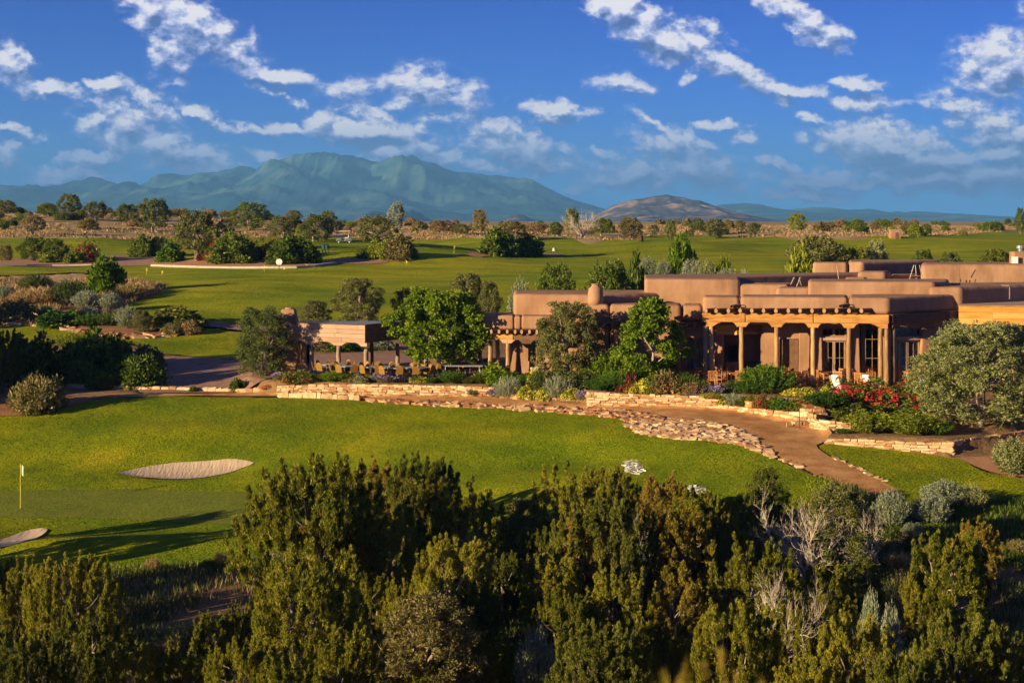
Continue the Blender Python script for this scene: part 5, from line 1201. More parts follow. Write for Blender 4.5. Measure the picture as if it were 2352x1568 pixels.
# bleached dead limbs
for (u,Y,w,vt,lab) in ((1858,60.0,150,1165,'bleached dead juniper with bare pale limbs in front of the olive pinyon'),(1985,60.2,85,1185,'second bleached dead trunk, right of the first, under the olive pinyon'),(1790,51.2,110,1345,'fallen pale dead limbs beside the bright two-spired juniper'),(1462,56.2,55,1235,'spray of grey dead twigs on the left of the tall orange green juniper')):
    x = XU(u,Y); zg = TZ(x,Y); place('dead', (x,Y,zg), w*Y/F*1.1, ZV(vt,Y)-zg, 'dead_tree', lab, 'dead tree')
# out-of-focus twig close to the camera
for (x0,z0_,s,lab) in ((.30,8.685,.40,'blurred golden twigs at the bottom edge right of centre'),(.41,8.67,.30,'smaller blurred golden twigs right of the first ones at the bottom edge')):
    place('jor', (x0, 2.9, z0_-1.0), .36*s/.4, 1.0+.04*s, 'near_bush', lab, 'bush', 'blurred twigs close to the camera', 'jor')

# ---- rows of plants: kind,u,vt,vb,w,name,label,material,Y
PL = [
 ('dec',1012,664,866,215,'shade_tree','round bright green shade tree in front of the pavilion tables',None,95.0),
 ('dec2',1496,683,872,205,'shade_tree','loose bright green tree with a thin pale trunk in front of the middle wing',None,89.6),
 ('pin',1306,693,866,155,'pinyon_tree','tall grey green pinyon against the clubhouse wall between the two shade trees',None,91.0),
 ('wil',604,706,882,138,'willow_tree','tall olive willow at the left end of the pavilion',None,97.0),
 ('sil',2256,740,1014,350,'silver_tree','huge silver green bush-like tree at the right edge of the terrace',None,80.5),
 ('upr',2325,1012,1090,85,'rabbitbrush','grey green upright brush at the right edge below the silver tree','sil',None),
 # far trees on the left skyline
 ('tree',12,460,484,60,'distant_tree','low dark tree at the far left end of the skyline','pdark',330),
 ('tree',110,468,497,48,'distant_tree','olive tree left of the tall dark skyline tree','shr',300),
 ('tree',160,446,500,56,'distant_tree','tall dark tree with a pale heart on the left skyline','pdark',295),
 ('tree',221,464,503,66,'distant_tree','broad dark tree right of the tallest one on the left skyline','pdark',290),
 ('tree',290,469,505,58,'distant_tree','dark tree left of the pale airy one on the skyline','pdark',285),
 ('tree',352,457,530,84,'distant_tree','airy pale green tree on the left skyline','wil',265),
 ('tree',75,494,541,60,'distant_tree','olive tree on the tan slope at the far left','oli',None),
 ('tree',573,465,526,92,'distant_tree','large rounded olive tree behind the red flowering shrubs','shr',280),
 ('tree',452,486,602,104,'juniper_tree','big juniper with a leaning trunk in the roadside bed','pin',None),
 ('tree',520,503,532,42,'distant_tree','small olive tree between the big juniper and the rounded olive tree',None,270),
 ('tree',648,497,552,68,'distant_tree','olive tree left of the golf cart tree',None,250),
 ('tree',728,493,556,76,'distant_tree','round tree with a forked trunk just left of the golf cart',None,243),
 ('tree',752,484,520,44,'distant_tree','dark blue green tree top behind the golf cart','pdark',290),
 ('tree',692,515,552,28,'distant_tree','small yellowish tree left of the forked trunk tree','yg',246),
 ('tree',864,497,570,100,'distant_tree','spreading olive tree with pale forked trunks right of the golf cart',None,None),
 ('tree',911,466,528,46,'distant_tree','tall grey tree sticking up above the middle skyline','sage',275),
 ('tree',1016,505,541,62,'distant_tree','tan bush-like tree at the middle of the skyline','tan',262),
 ('tree',1060,515,552,48,'distant_tree','small dark olive tree left of the tall thin one in the middle',None,255),
 ('tree',1102,481,540,38,'distant_tree','tall thin olive tree above the middle skyline','oli',262),
 ('tree',1177,508,558,80,'distant_tree','spreading tan tree with forked trunk behind the green range shrubs','oli',None),
 ('tree',1313,479,525,38,'distant_tree','dark teal tree top left of the pale bare tree','pdark',280),
 ('tree',1380,502,540,44,'distant_tree','dark tree right of the pale bare tree','pdark',268),
 ('tree',1395,503,531,30,'distant_tree','small dark tree at the foot of the scrub hill','shr',300),
 ('tree',1448,499,541,58,'distant_tree','olive tree under the peak of the scrub hill','oli',262),
 ('tree',1540,505,546,26,'distant_tree','narrow dark green tree under the right flank of the scrub hill','shr',250),
 ('tree',1587,526,542,20,'distant_tree','tiny dark round tree right of the narrow dark green one','pdark',None),
 ('tree',1643,503,549,60,'distant_tree','round dark olive tree with a clear trunk right of the scrub hill',None,None),
 ('tree',1830,490,522,50,'distant_tree','yellowish tree on the skyline above the far fairway','yg',310),
 ('tree',2050,519,545,26,'distant_tree','green shrub tree behind the small tan kiosk','yg',265),
 ('tree',2127,514,541,28,'distant_tree','dark round shrub right of the small tan kiosk','shr',None),
 ('tree',2343,478,530,24,'distant_tree','thin tree at the far right end of the skyline','shr',280),
 ('tree',1277,510,548,36,'distant_tree','small olive tree left of the dark teal tree top','shr',256),
 ('tree',1235,515,545,40,'distant_tree','brown bushy tree between the forked tan tree and the teal top','tan',262),
 ('tree',1700,505,535,26,'distant_tree','small yellow green tree left of the yellowish skyline tree','oli',280),
 ('tree',1905,508,535,30,'distant_tree','low olive tree right of the yellowish skyline tree','oli',280),
 ('tree',1975,505,530,26,'distant_tree','dark dot-like tree on the tan rise to the right','pdark',290),
 # roadside beds
 ('tree',78,545,602,76,'crabapple_tree','wide dark green tree left of the rose shrubs in the left bed','shr',None),
 ('tree',125,549,604,60,'crabapple_tree','second dark green tree right beside the wide one in the left bed','shr',None),
 ('tree',12,562,601,42,'crabapple_tree','brownish sparse tree at the left end of the roadside bed','oli',None),
 ('rose',199,565,605,46,'rose_shrub','red rose shrub at the right end of the left roadside bed',None,None),
 ('rose',150,572,598,30,'rose_shrub','small red rose shrub left of the larger one in the left bed',None,None),
 ('shr',116,586,605,40,'green_shrub','low bright green shrub under the second dark tree in the left bed','yg',None),
 ('shr',168,586,607,34,'green_shrub','rounded light green shrub between the two red roses','yg',None),
 ('shr',327,554,592,46,'green_shrub','round shrub at the left end of the right roadside bed','shr',None),
 ('tree',366,543,590,52,'crabapple_tree','bushy green tree left of the big leaning juniper','shr',None),
 ('shr',395,570,603,44,'green_shrub','dark shrub under the left side of the big leaning juniper','mug',None),
 ('rose',491,563,600,34,'rose_shrub','red rose shrub right of the big leaning juniper',None,None),
 ('shr',540,556,605,78,'green_shrub','broad leafy shrub between the two right hand rose shrubs',None,None),
 ('shr',582,571,600,32,'green_shrub','small dark shrub at the right of the broad leafy one','pdark',None),
 ('rose',621,560,597,44,'rose_shrub','dark red rose shrub left of the large round shrub',None,None),
 ('shr',672,558,608,82,'green_shrub','large round dark green shrub above the round white sign',None,None),
 ('shr',634,583,606,30,'green_shrub','small dark shrub at the left foot of the large round one','pdark',None),
 ('shr',470,578,600,26,'green_shrub','low dark red shrub at the foot of the leaning juniper','red',None),
 ('shr',846,572,594,36,'green_shrub','low dark shrub at the left of the middle range bed','shr',None),
 ('shr',877,561,595,44,'green_shrub','bright green shrub in the middle range bed','yg',None),
 ('shr',920,556,597,58,'tan_shrub','round tan shrub at the right of the middle range bed','oli',None),
 ('shr',1141,541,588,66,'green_shrub','round green shrub at the left end of the small range bed',None,None),
 ('shr',1208,552,590,60,'green_shrub','second round green shrub right of the first in the small range bed',None,None),
 # wild patch on the left
 ('sage',82,629,668,80,'sagebrush','green grey brush at the top of the wild patch','wil',None),
 ('sage',160,643,702,100,'sagebrush','large grey green brush in the middle of the wild patch','wil',None),
 ('shr',241,611,678,64,'sapling','bright green leafy sapling in the wild patch','dec',None),
 ('sage',197,667,711,64,'sagebrush','pale grey sagebrush below left of the bright sapling',None,None),
 ('sage',254,671,718,56,'sagebrush','pale upright sagebrush below the bright sapling',None,None),
 ('sage',12,654,690,46,'sagebrush','blue grey sagebrush at the left edge of the wild patch',None,None),
 ('dry',97,662,702,95,'dry_grass_clump','tan grass clump left of the large grey green brush',None,None),
 ('dry',50,672,705,70,'dry_grass_clump','tan grass clump near the left edge of the wild patch',None,None),
 ('dry',318,648,680,70,'dry_grass_clump','tan grass clump at the right end of the wild patch',None,None),
 ('dry',290,655,690,60,'dry_grass_clump','shaded tan grass clump right of the bright sapling','oli',None),
 ('shr',30,700,738,60,'brush','brown olive brush at the left edge by the stone edging','oli',None),
 ('sage',62,696,718,44,'sagebrush','small grey sagebrush behind the brown olive brush',None,None),
 ('sage',105,700,728,50,'sagebrush','grey green sagebrush right of the brown olive brush','sil',None),
 ('shr',137,720,748,80,'low_juniper','low dark green juniper mat in the stone edged bed','mug',None),
 ('sage',205,702,730,56,'sagebrush','pale round sagebrush behind the twin dark green mats',None,None),
 ('mug',205,722,750,64,'low_juniper','left one of the twin dark green mats','mug',None),
 ('mug',250,719,749,66,'low_juniper','right one of the twin dark green mats','shr',None),
 ('fes',290,712,756,48,'sagebrush','pale green upright brush beside the small olive pinyon','sage',None),
 ('pin',326,711,765,52,'pinyon_tree','small olive pinyon in the stone edged bed',None,None),
 ('shr',405,721,753,104,'low_juniper','long dark green juniper mat at the right end of the stone edged bed','pdark',None),
 ('dome',397,748,769,44,'tan_shrub','left one of two round tan shrubs at the end of the stone edged bed','oli',None),
 ('dome',437,743,768,44,'tan_shrub','right one of two round tan shrubs at the end of the stone edged bed','tan',None),
 ('dry',160,765,800,60,'dry_grass_clump','yellowish tall grass on the narrow lawn at the left','yg',None),
 ('dry',205,772,800,50,'dry_grass_clump','paler tall grass right of the yellowish one on the narrow lawn','yg',None),
 # shaded shrubs by the driveway
 ('jun',10,752,900,85,'juniper_tree','dark juniper at the left picture edge beside the narrow lawn','pdark',None),
 ('shr',222,783,858,92,'brush','large olive shrub left of the shaded driveway','shr',None),
 ('shr',268,790,845,60,'brush','dark shrub behind the large olive one by the driveway','pdark',None),
 ('shr',125,813,878,84,'brush','dark shrub left of the large olive one','pdark',None),
 ('shr',60,795,880,90,'brush','dark shrub right beside the juniper at the left edge','pdark',None),
 ('sage',95,792,832,50,'brush','dull grey shrub behind the dark ones at the left','wil',None),
 ('dome',188,838,884,66,'brush','dark round shrub in front of the large olive one','pdark',None),
 ('upr',287,814,856,62,'brush','yellow green upright shrub by the driveway','yg',None),
 ('dome',322,830,888,98,'brush','dark dome shrub nearest the shaded driveway','shr',None),
 ('shr',337,806,842,54,'brush','dull brown shrub behind the dark dome by the driveway','oli',None),
 ('dome',236,858,892,60,'brush','low dark shrub on the mulch left of the small grey plant','pdark',None),
 ('sage',330,878,894,19,'small_plant','small grey plant by the stone edging of the driveway',None,None),
 ('dome',88,878,941,100,'golden_shrub','round golden brown shrub at the left edge of the front lawn','oli',None),
 ('shr',545,875,896,28,'small_plant','small dark plant left of the orange one by the stone edging','shr',None),
 ('shr',444,889,899,16,'small_plant','tiny plant on the stone edging of the driveway','shr',None),
 ('dry',609,883,896,24,'small_plant','small orange plant on the low stone edging','fo',94.2),
 # pavilion front bed
 ('flr',682,858,884,78,'flower_bed_plant','reddish flowering plants at the left end of the pavilion bed',None,94.4),
 ('lav',642,857,880,34,'lavender','grey lavender at the foot of the willow',None,94.8),
 ('gra',730,862,886,36,'ornamental_grass','light green grass mound in the pavilion bed','yg',94.3),
 ('mug',772,854,885,74,'low_juniper','bright green spreading juniper in front of the second pavilion post','dec',94.2),
 ('flr',800,866,887,28,'flower_bed_plant','orange flowering plant right of the spreading juniper',None,93.8),
 ('shr',823,865,887,44,'green_shrub','blue green low shrub in front of the third pavilion post','sil',93.8),
 ('gra',853,859,888,28,'ornamental_grass','green grass left of the big lavender','yg',93.8),
 ('lav',888,856,889,64,'lavender','big rounded lavender right of the corner post of the pavilion',None,93.6),
 ('yel',963,864,890,38,'flower_bed_plant','yellow flowering plant left of the shade tree trunk',None,93.4),
 ('mug',990,866,892,32,'low_juniper','dark green mat at the shade tree trunk',None,93.0),
 ('mug',1036,855,893,60,'mugo_pine','dark green mugo pine right of the shade tree trunk',None,92.9),
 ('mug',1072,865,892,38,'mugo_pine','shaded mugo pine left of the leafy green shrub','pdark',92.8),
 ('mug',1098,860,891,34,'mugo_pine','small dark mugo pine under the end of the white table','pdark',92.8),
 ('shr',1140,850,890,64,'green_shrub','leafy bright green shrub below the left wing porch','dec',93.0),
 ('shr',1178,866,892,55,'green_shrub','low green shrub right of the leafy one below the left wing porch','mug',92.6),
 ('sage',1085,892,909,28,'small_plant','small grey green dome in the lower stone edged bed','wil',None),
 ('lav',1137,894,912,36,'lavender','low lavender left of the tall blue grass','',None),
 ('fes',1168,873,915,54,'ornamental_grass','tall blue green grass in the lower bed, left one of two',None,None),
 ('yel',1214,892,913,42,'flower_bed_plant','yellow flowers between the two tall blue grasses, left clump',None,None),
 ('yel',1250,896,918,32,'flower_bed_plant','yellow flowers between the two tall blue grasses, right clump',None,None),
 ('fes',1283,870,917,56,'ornamental_grass','tall blue green grass in the lower bed, right one of two',None,None),
 ('yel',1312,895,915,44,'flower_bed_plant','yellow flowers right of the right hand blue grass',None,None),
 ('lav',1338,899,919,34,'lavender','low lavender at the end of the lower bed by the tall stone wall',None,None),
 ('yel',1226,861,890,28,'green_shrub','yellow green shrub left of the grey green ones under the pinyon','yg',90.6),
 ('upr',1254,850,889,80,'green_shrub','soft grey green shrub under the left side of the pinyon','wil',90.2),
 ('upr',1319,857,893,92,'green_shrub','soft grey green shrub under the right side of the pinyon','wil',89.8),
 ('upr',1395,814,880,84,'green_shrub','tall fresh green shrub between the pinyon and the loose tree','dec',90.4),
 ('mug',1382,870,904,76,'low_juniper','green juniper mat above the left end of the tall stone wall',None,88.4),
 ('mug',1424,852,902,96,'low_juniper','dark green juniper left of the red barberry',None,88.6),
 ('upr',1468,828,874,70,'green_shrub','bright green shrub behind the red barberry','dec',90.0),
 ('mug',1520,846,878,70,'low_juniper','dark juniper behind the trunk of the loose bright green tree',None,90.2),
 ('shr',1444,866,897,38,'red_barberry','dark red barberry in the bed above the tall stone wall','red',87.9),
 ('yel',1456,883,902,32,'flower_bed_plant','yellow flowers at the foot of the red barberry',None,87.5),
 ('yel',1484,876,902,38,'flower_bed_plant','green and yellow plant right of the red barberry',None,87.5),
 ('flr',1529,865,906,66,'green_shrub','pink brown heather-like shrub above the tall stone wall','oli',87.3),
 ('gra',1575,865,906,54,'ornamental_grass','green grass left of the tan mound above the tall wall','shr',87.4),
 ('dome',1589,883,908,48,'tan_shrub','tan straw-like mound above the right end of the tall wall','tan',86.8),
 ('lav',1635,887,910,60,'lavender','wide purple lavender below the twin dark posts',None,87.0),
 ('upr',1683,876,911,48,'green_shrub','olive green shrub left of the large mugo pine','wil',87.2),
 ('mug',1762,842,914,122,'mugo_pine','large bright green mugo pine in front of the porch',None,86.9),
 ('yel',1822,893,915,44,'flower_bed_plant','left one of two yellow clumps right of the large mugo pine',None,86.2),
 ('yel',1852,894,915,40,'flower_bed_plant','right one of two yellow clumps right of the large mugo pine',None,86.0),
 ('lav',1877,895,912,20,'lavender','thin purple lavender left of the stair rail',None,86.2),
 ('yel',1896,893,916,26,'green_shrub','yellow green plant right under the stair rail','yg',85.9),
 ('yel',1562,910,931,32,'flower_bed_plant','yellow clump in the lower bed at its left end',None,86.6),
 ('lav',1592,913,932,40,'lavender','purple lavender in the lower bed right of the yellow clump',None,86.4),
 ('yel',1632,911,934,52,'flower_bed_plant','long yellow flower clump in the middle of the lower bed',None,86.0),
 ('yel',1660,912,935,34,'flower_bed_plant','yellow flower clump left of the spiky grass in the lower bed',None,85.8),
 ('fes',1684,906,937,42,'ornamental_grass','spiky blue grass left of the wooden tub',None,85.4),
 ('rose',1749,911,944,28,'rose_shrub','dark rose bush right of the wooden tub',None,84.2),
 ('shr',1791,920,946,54,'green_shrub','round blue green shrub in the lower bed','mug',83.9),
 ('rose',1850,917,945,34,'rose_shrub','small red rose beside the lower stair post',None,83.4),
 ('upr',1893,904,968,88,'green_shrub','dark green shrub left below the red roses','mug',82.6),
 ('rose',1975,886,942,104,'rose_shrub','red rose bush in front of the right lounge chair',None,84.6),
 ('rose',2066,891,952,118,'rose_shrub','widest red rose bush, left of the silver tree',None,84.0),
 ('shr',1968,936,972,100,'green_shrub','dark low hedge below the left red rose bush','pdark',82.4),
 ('upr',1995,948,1012,112,'green_shrub','left one of two bright green shrubs above the right stone wall','yg',79.2),
 ('upr',2090,950,1018,124,'green_shrub','right one of two bright green shrubs above the right stone wall','yg',78.6),
 ('mug',2150,968,1024,76,'green_shrub','darker green shrub at the left foot of the silver tree',None,78.3),
 ('mug',1938,984,1012,46,'low_juniper','low dark juniper at the left end of the right stone wall',None,79.0),
 ('shr',2152,856,892,42,'green_shrub','green shrub by the terrace tables left of the silver tree','mug',86.5),
 ('upr',2090,878,902,60,'green_shrub','low green shrub behind the widest rose bush','shr',85.8),
 ('shr',2017,874,892,20,'potted_plant','small potted plant at the paired corner posts','dec',87.9),
 ('mug',1205,862,890,54,'green_shrub','dark green shrub behind the left yellow flowers of the lower bed','mug',92.0),
 ('shr',1284,861,890,50,'green_shrub','green shrub between the two soft grey green ones',None,90.6),
 ('upr',1352,846,886,64,'green_shrub','olive green shrub behind the left end of the tall stone wall','shr',90.2),
 ('shr',1500,872,904,42,'green_shrub','mid green shrub left of the pink brown heather-like one',None,87.4),
 ('gra',1552,870,905,36,'ornamental_grass','thin green grass right of the heather-like shrub','yg',87.3),
 ('gra',1612,876,906,34,'ornamental_grass','thin green grass between the tan mound and the wide lavender','shr',87.1),
 ('mug',1716,876,913,56,'mugo_pine','smaller mugo pine at the left foot of the large one',None,86.8),
 ('mug',1806,882,914,46,'mugo_pine','low mugo pine at the right foot of the large one',None,86.6),
 ('gra',1705,915,938,34,'ornamental_grass','small green grass touching the wooden tub','shr',85.0),
 ('shr',1820,924,948,40,'green_shrub','small green shrub left of the lower stair post','yg',83.6),
 # behind the clubhouse
 ('pin',722,688,745,80,'pinyon_tree','smaller pinyon left behind the pavilion roof','pin',122),
 ('pin',820,638,745,120,'pinyon_tree','tall pinyon behind the pavilion roof','pin',121),
 ('shr',790,788,816,60,'green_shrub','green shrub seen under the pavilion roof between posts','mug',113),
 ('shr',880,786,812,44,'sagebrush','silver brush seen under the pavilion roof beside the shade tree','sage',114),
 ('shr',740,790,814,40,'green_shrub','brown green shrub seen behind the first pavilion posts','oli',113),
 ('tree',943,660,735,88,'pinyon_tree','dark round tree behind the top left of the shade tree','pdark',124),
 ('pin',1075,626,745,98,'pinyon_tree','olive tree behind the top right of the shade tree','pin',122),
 ('pin',1124,645,745,70,'pinyon_tree','olive tree right of the one behind the shade tree','pin',120),
 ('sage',1196,645,720,60,'russian_olive','silver leaved tree left of the middle wing roof','sage',118),
 ('tree',1280,610,720,110,'pinyon_tree','broad olive tree behind the middle wing roof, left one','shr',121),
 ('tree',1395,603,720,130,'pinyon_tree','broad dark olive tree behind the round chimney','shr',119),
 ('shr',1462,628,700,50,'green_shrub','green shrub right of the broad dark olive tree','shr',125),
 ('sage',1488,592,640,46,'sagebrush','silver brush at the left end of the bed behind the roof',None,150),
 ('sage',1524,598,640,44,'sagebrush','silver brush left of the green cone shrub behind the roof',None,149),
 ('shr',1564,568,640,46,'green_shrub','green cone shrub behind the clubhouse roof','dec',150),
 ('sage',1590,596,640,56,'sagebrush','silver brush right of the green cone shrub',None,147),
 ('sage',1625,599,640,50,'sagebrush','bluish brush, second right of the green cone shrub','sil',146),
 ('shr',1664,605,640,28,'green_shrub','small bright green shrub among the silver brush','yg',146),
 ('sage',1672,617,645,66,'sagebrush','low pale brush in front of the small bright green shrub',None,143),
 ('sage',1710,621,645,38,'sagebrush','last low pale brush at the right of the bed behind the roof',None,142),
 ('tree',1875,543,640,155,'juniper_tree','wide olive tree behind the rear roofs','pin',150),
 ('shr',1840,592,645,54,'green_shrub','yellow green shrub below the wide olive tree','yg',142),
 ('tree',1965,570,640,74,'juniper_tree','dark low tree right of the wide olive one behind the rear roofs','pdark',150),
 ('tree',2012,554,640,70,'russian_olive','pale green round tree behind the rear roofs','sil',152),
 ('tree',2120,575,640,66,'juniper_tree','low green tree behind the long rear roof','shr',148),
 ('tree',2185,580,640,60,'juniper_tree','pale low tree behind the long rear roof','wil',148),
 ('tree',2285,573,640,92,'juniper_tree','dark low tree left of the rooftop vent','pdark',148),
 # right foreground brush
 ('sage',2047,1125,1215,84,'sagebrush','silver sagebrush right of the dead limbs',None,None),
 ('sage',2138,1135,1208,92,'sagebrush','half lit silver sagebrush, second right of the dead limbs',None,None),
 ('sage',2170,1102,1165,110,'sagebrush','wide sagebrush at the lower edge of the right lawn',None,None),
 ('sage',2235,1110,1172,70,'sagebrush','shaded sagebrush at the right end of the wide one','sil',None),
 ('sage',2096,1198,1238,52,'sagebrush','small shaded sagebrush between and below the two silver ones',None,None),
 ('dome',2040,1243,1272,52,'brush','low round brush right of the dead limbs','oli',None),
 ('dome',2092,1230,1260,56,'brush','second low round brush right of the dead limbs','oli',None),
 ('sage',2000,1360,1440,54,'sagebrush','pale sagebrush tuft among the lower right junipers',None,51.2),
 ('sage',2046,1390,1450,52,'sagebrush','second pale sagebrush tuft among the lower right junipers',None,49.6),
 ('sage',1232,1438,1560,100,'sagebrush','silver sagebrush at the bottom edge in the middle',None,46.5),
 ('sage',413,1428,1472,94,'sagebrush','blue grey sagebrush in the shaded meadow','sil',None),
 ('sage',602,1270,1330,84,'sagebrush','dull green brush beside the concrete path bit','wil',None),
 ('sage',478,1282,1310,42,'sagebrush','small grey brush left of the concrete path bit','wil',None),
 ('dry',350,1283,1312,34,'dry_grass_clump','tan grass tuft at the lower left edge of the lawn',None,None),
 ('dry',506,1268,1306,30,'dry_grass_clump','tall tan grass tuft left of the concrete path bit',None,None),
 ('dry',385,1470,1500,70,'dry_grass_clump','sunlit tan grass tuft in front of the blue grey sagebrush',None,None),
 ('dry',2065,1270,1306,70,'dry_grass_clump','sunlit golden grass right below the dead limbs',None,None),
 ('dry',2110,1272,1300,50,'dry_grass_clump','golden grass beside the tall yellow green juniper',None,None),
 ('upr',2340,1240,1275,50,'brush','low tan brush at the right picture edge','oli',None),
 ('gra',1700,1190,1240,70,'meadow_grass_clump','shaded green grass under the narrow golden juniper',None,None),
]
GRP = {'distant_tree':'trees along the far skyline','rose_shrub':'red rose shrubs','sagebrush':'silver sagebrush clumps','lavender':'lavender clumps','flower_bed_plant':'flowering plants in the terrace beds','ornamental_grass':'ornamental grasses in the beds','mugo_pine':'mugo pines in the beds','green_shrub':'green garden shrubs','low_juniper':'low spreading junipers','pinyon_tree':'pinyon trees around the clubhouse','juniper_tree':'larger trees round the course','dry_grass_clump':'tan grass clumps','brush':'brush by the driveway and slope','tan_shrub':'tan round shrubs','crabapple_tree':'small trees in the roadside beds','shade_tree':'bright green shade trees'}
TREES = ('tree','pin','jun','dec','dec2','wil','sil')
for (k,u,vt,vb,w,nm,lab,mt,Y) in PL:
    plant(k,u,vt,vb,w,nm,lab,'tree' if k in TREES else ('grass' if k in ('dry','gra','fes') else ('flowers' if k in ('yel','lav','flr') else 'shrub')), GRP.get(nm), mt or None, Y, barkmat='palebark' if k in ('dec','dec2') or (k=='tree' and u in (864,1177)) else None)
# pale bare tree on the skyline
x = XU(1337,260); place('dead', (x,260,TZ(x,260)), 4.6, ZV(490,260)-TZ(x,260), 'bare_tree', 'pale bare tree rising above the skyline right of centre', 'tree')
# ---- anonymous scrub on the far tan plain
r_ = np.random.default_rng(5)
for i in range(230):
    u = r_.uniform(-60,2420) if i < 150 else r_.uniform(-60,800); Y = r_.uniform(262,430) if i%3 else r_.uniform(400,560); x = XU(u,Y); p = (x,Y,TZ(x,Y)-.05)
    h = r_.uniform(.8,2.1); k = ['shr','dome','sage','tree'][int(r_.choice(4,p=[.35,.3,.25,.1]))]
    place(k, p, h*r_.uniform(1.2,2.2), h*(1.4 if k == 'tree' else 1), 'plain_shrub', 'low olive or tan shrub scattered on the far tan plain', 'shrub', 'scattered shrubs of the far plain', ['oli','tan','shr','wil','oli','yg'][int(r_.integers(6))])
# ---- stuff: grasses nobody could count
def blades(name, pts, h, w, n, mat, label=None, spread=.16):
    r = np.random.default_rng(len(pts)); N = len(pts); idx = np.repeat(np.arange(N), n); hh = np.broadcast_to(h,(N,))[idx]*r.uniform(.5,1.2,N*n)
    c = pts[idx]+np.column_stack([r.normal(size=N*n)*spread, r.normal(size=N*n)*spread, np.zeros(N*n)-.03])
    D = np.column_stack([r.normal(size=N*n)*.3, r.normal(size=N*n)*.3, np.ones(N*n)])
    o = link(name, leafmesh(name, leaves(r, c, D, hh, np.broadcast_to(w,(N,))[idx]), mat)); props(o, label, None, None, 'stuff'); return o
def scatter(n, u0, u1, y0, y1, seed, excl=True, keep=None):
    r = np.random.default_rng(seed); y = r.uniform(y0,y1,n); u = r.uniform(u0,u1,n); x = (u-UC)*y/F
    m = np.ones(n,bool)
    if excl:
        for b, off in ZONES: m &= ~inside(x,y,b)
    if keep is not None: m &= keep(x,y,u)
    x, y = x[m], y[m]; return np.column_stack([x,y,terrain(x,y)])
p = scatter(26000, -150, 2500, 45, 67, 1, keep=lambda x,y,u: (_vn(x,y,2.5,31)+_vn(x,y,.9,32)*.6) > -.12)
blades('meadow_grass', p, .42, .035, 5, LM['grass'], 'dull green meadow grass covering the foreground slope')
p = scatter(5000, -150, 2500, 45, 68, 2, keep=lambda x,y,u: _vn(x,y,3.5,41) > .12)
blades('meadow_dry_grass', p, .5, .03, 5, LM['dry'], 'tan dry grass mixed into the foreground slope')
p = scatter(3000, 1900, 2500, 62, 70.5, 3)
blades('weedy_grass', p, .4, .04, 6, LM['shr'], 'weedy green growth under the right lawn')
p = scatter(24000, -200, 2600, 240, 460, 4, keep=lambda x,y,u: _vn(x,y,9,51) > -.1)
blades('plain_grass', p, .42, .22, 5, LM['tan'], 'dry grass tufts of the far plain', .5)
p = scatter(5000, -300, 380, 119, 152, 6, keep=lambda x,y,u: _vn(x,y,3,61) > -.15)
blades('wild_patch_grass', p, .65, .07, 5, LM['tan'], 'dry grass of the wild patch on the left')
# rough fringe where lawn meets meadow, and short turf on the lawns' lit slopes
def along(poly, n, seed, off=.3):
    r = np.random.default_rng(seed); b = np.array(poly); i = r.integers(0,len(b),n); q = b[i]+(b[(i+1)%len(b)]-b[i])*r.random((n,1))+r.normal(size=(n,2))*off
    m = q[:,1] < 72; q = q[m]; return np.column_stack([q, terrain(q[:,0],q[:,1])])
blades('lawn_fringe_grass', along(ZONES[0][0], 6000, 9, .35), .24, .03, 5, LM['yg'], 'longer grass along the lower lawn edge')
# ------------------------------------------------------------------ furniture
M['teak'] = pmat('teak_wood', [(.30,.10,.03),(.44,.18,.06),(.56,.27,.11)], scale=3, rough=.6, obj=.5, stretch=(1,1,3))
M['teakpale'] = pmat('pale_teak', [(.50,.32,.13),(.62,.43,.20)], scale=3, rough=.6)
M['cushion'] = pmat('white_cushion', [(.66,.66,.72),(.76,.75,.78)], scale=2, rough=.95)
M['gold'] = pmat('gold_vinyl', [(.24,.12,.022),(.34,.17,.032)], scale=2, rough=.6, obj=.2)
M['table'] = pmat('grey_table_top', [(.30,.31,.29),(.40,.41,.38)], scale=2, rough=.6)
def leg_mesh(name, w, d, h, mat): return MB().box((0,0,h/2),(w,d,h)).mesh(name, mat)
# slatted wooden armchair: faces +y
CH = {}
CH['seat'] = MB().box((0,0,.43),(.50,.46,.035)).mesh('seat', M['teak'], bevel=.008)
mb = MB(); mb.box((0,-.23,.90),(.54,.03,.06)); mb.box((0,-.23,.50),(.48,.025,.04))
for i in range(6): mb.box((-.2+i*.08,-.23,.70),(.035,.018,.36))
CH['backrest'] = mb.mesh('backrest', M['teak'])
CH['arm'] = MB().box((0,0,.66),(.055,.50,.028)).mesh('armrest', M['teak'], bevel=.006)
CH['flg'] = leg_mesh('leg', .045,.045,.65, M['teak']); CH['rlg'] = leg_mesh('leg', .045,.045,.92, M['teak'])
mb = MB(); mb.box((0,.21,.38),(.46,.02,.06)); mb.box((0,-.21,.38),(.46,.02,.06)); mb.box((.24,0,.15),(.02,.42,.03)); mb.box((-.24,0,.15),(.02,.42,.03)); CH['stretcher'] = mb.mesh('stretcher', M['teak'])
def armchair(loc, rz, label, group='slatted wooden terrace chairs'):
    t = empty('armchair', loc, label, 'chair', group, rz)
    link('seat', CH['seat'], t); link('backrest', CH['backrest'], t); link('stretcher', CH['stretcher'], t)
    for s in (-1,1): link('armrest', CH['arm'], t, (s*.26,0,0)); link('leg', CH['flg'], t, (s*.25,.22,0)); link('leg', CH['rlg'], t, (s*.25,-.22,0))
    return t
TT = MB().box((0,0,.73),(.95,.95,.035)).mesh('tabletop', M['teak'], bevel=.008); TL = leg_mesh('leg', .06,.06,.71, M['teak']); TA = MB().box((0,0,.67),(.82,.82,.07)).mesh('apron', M['teak'])
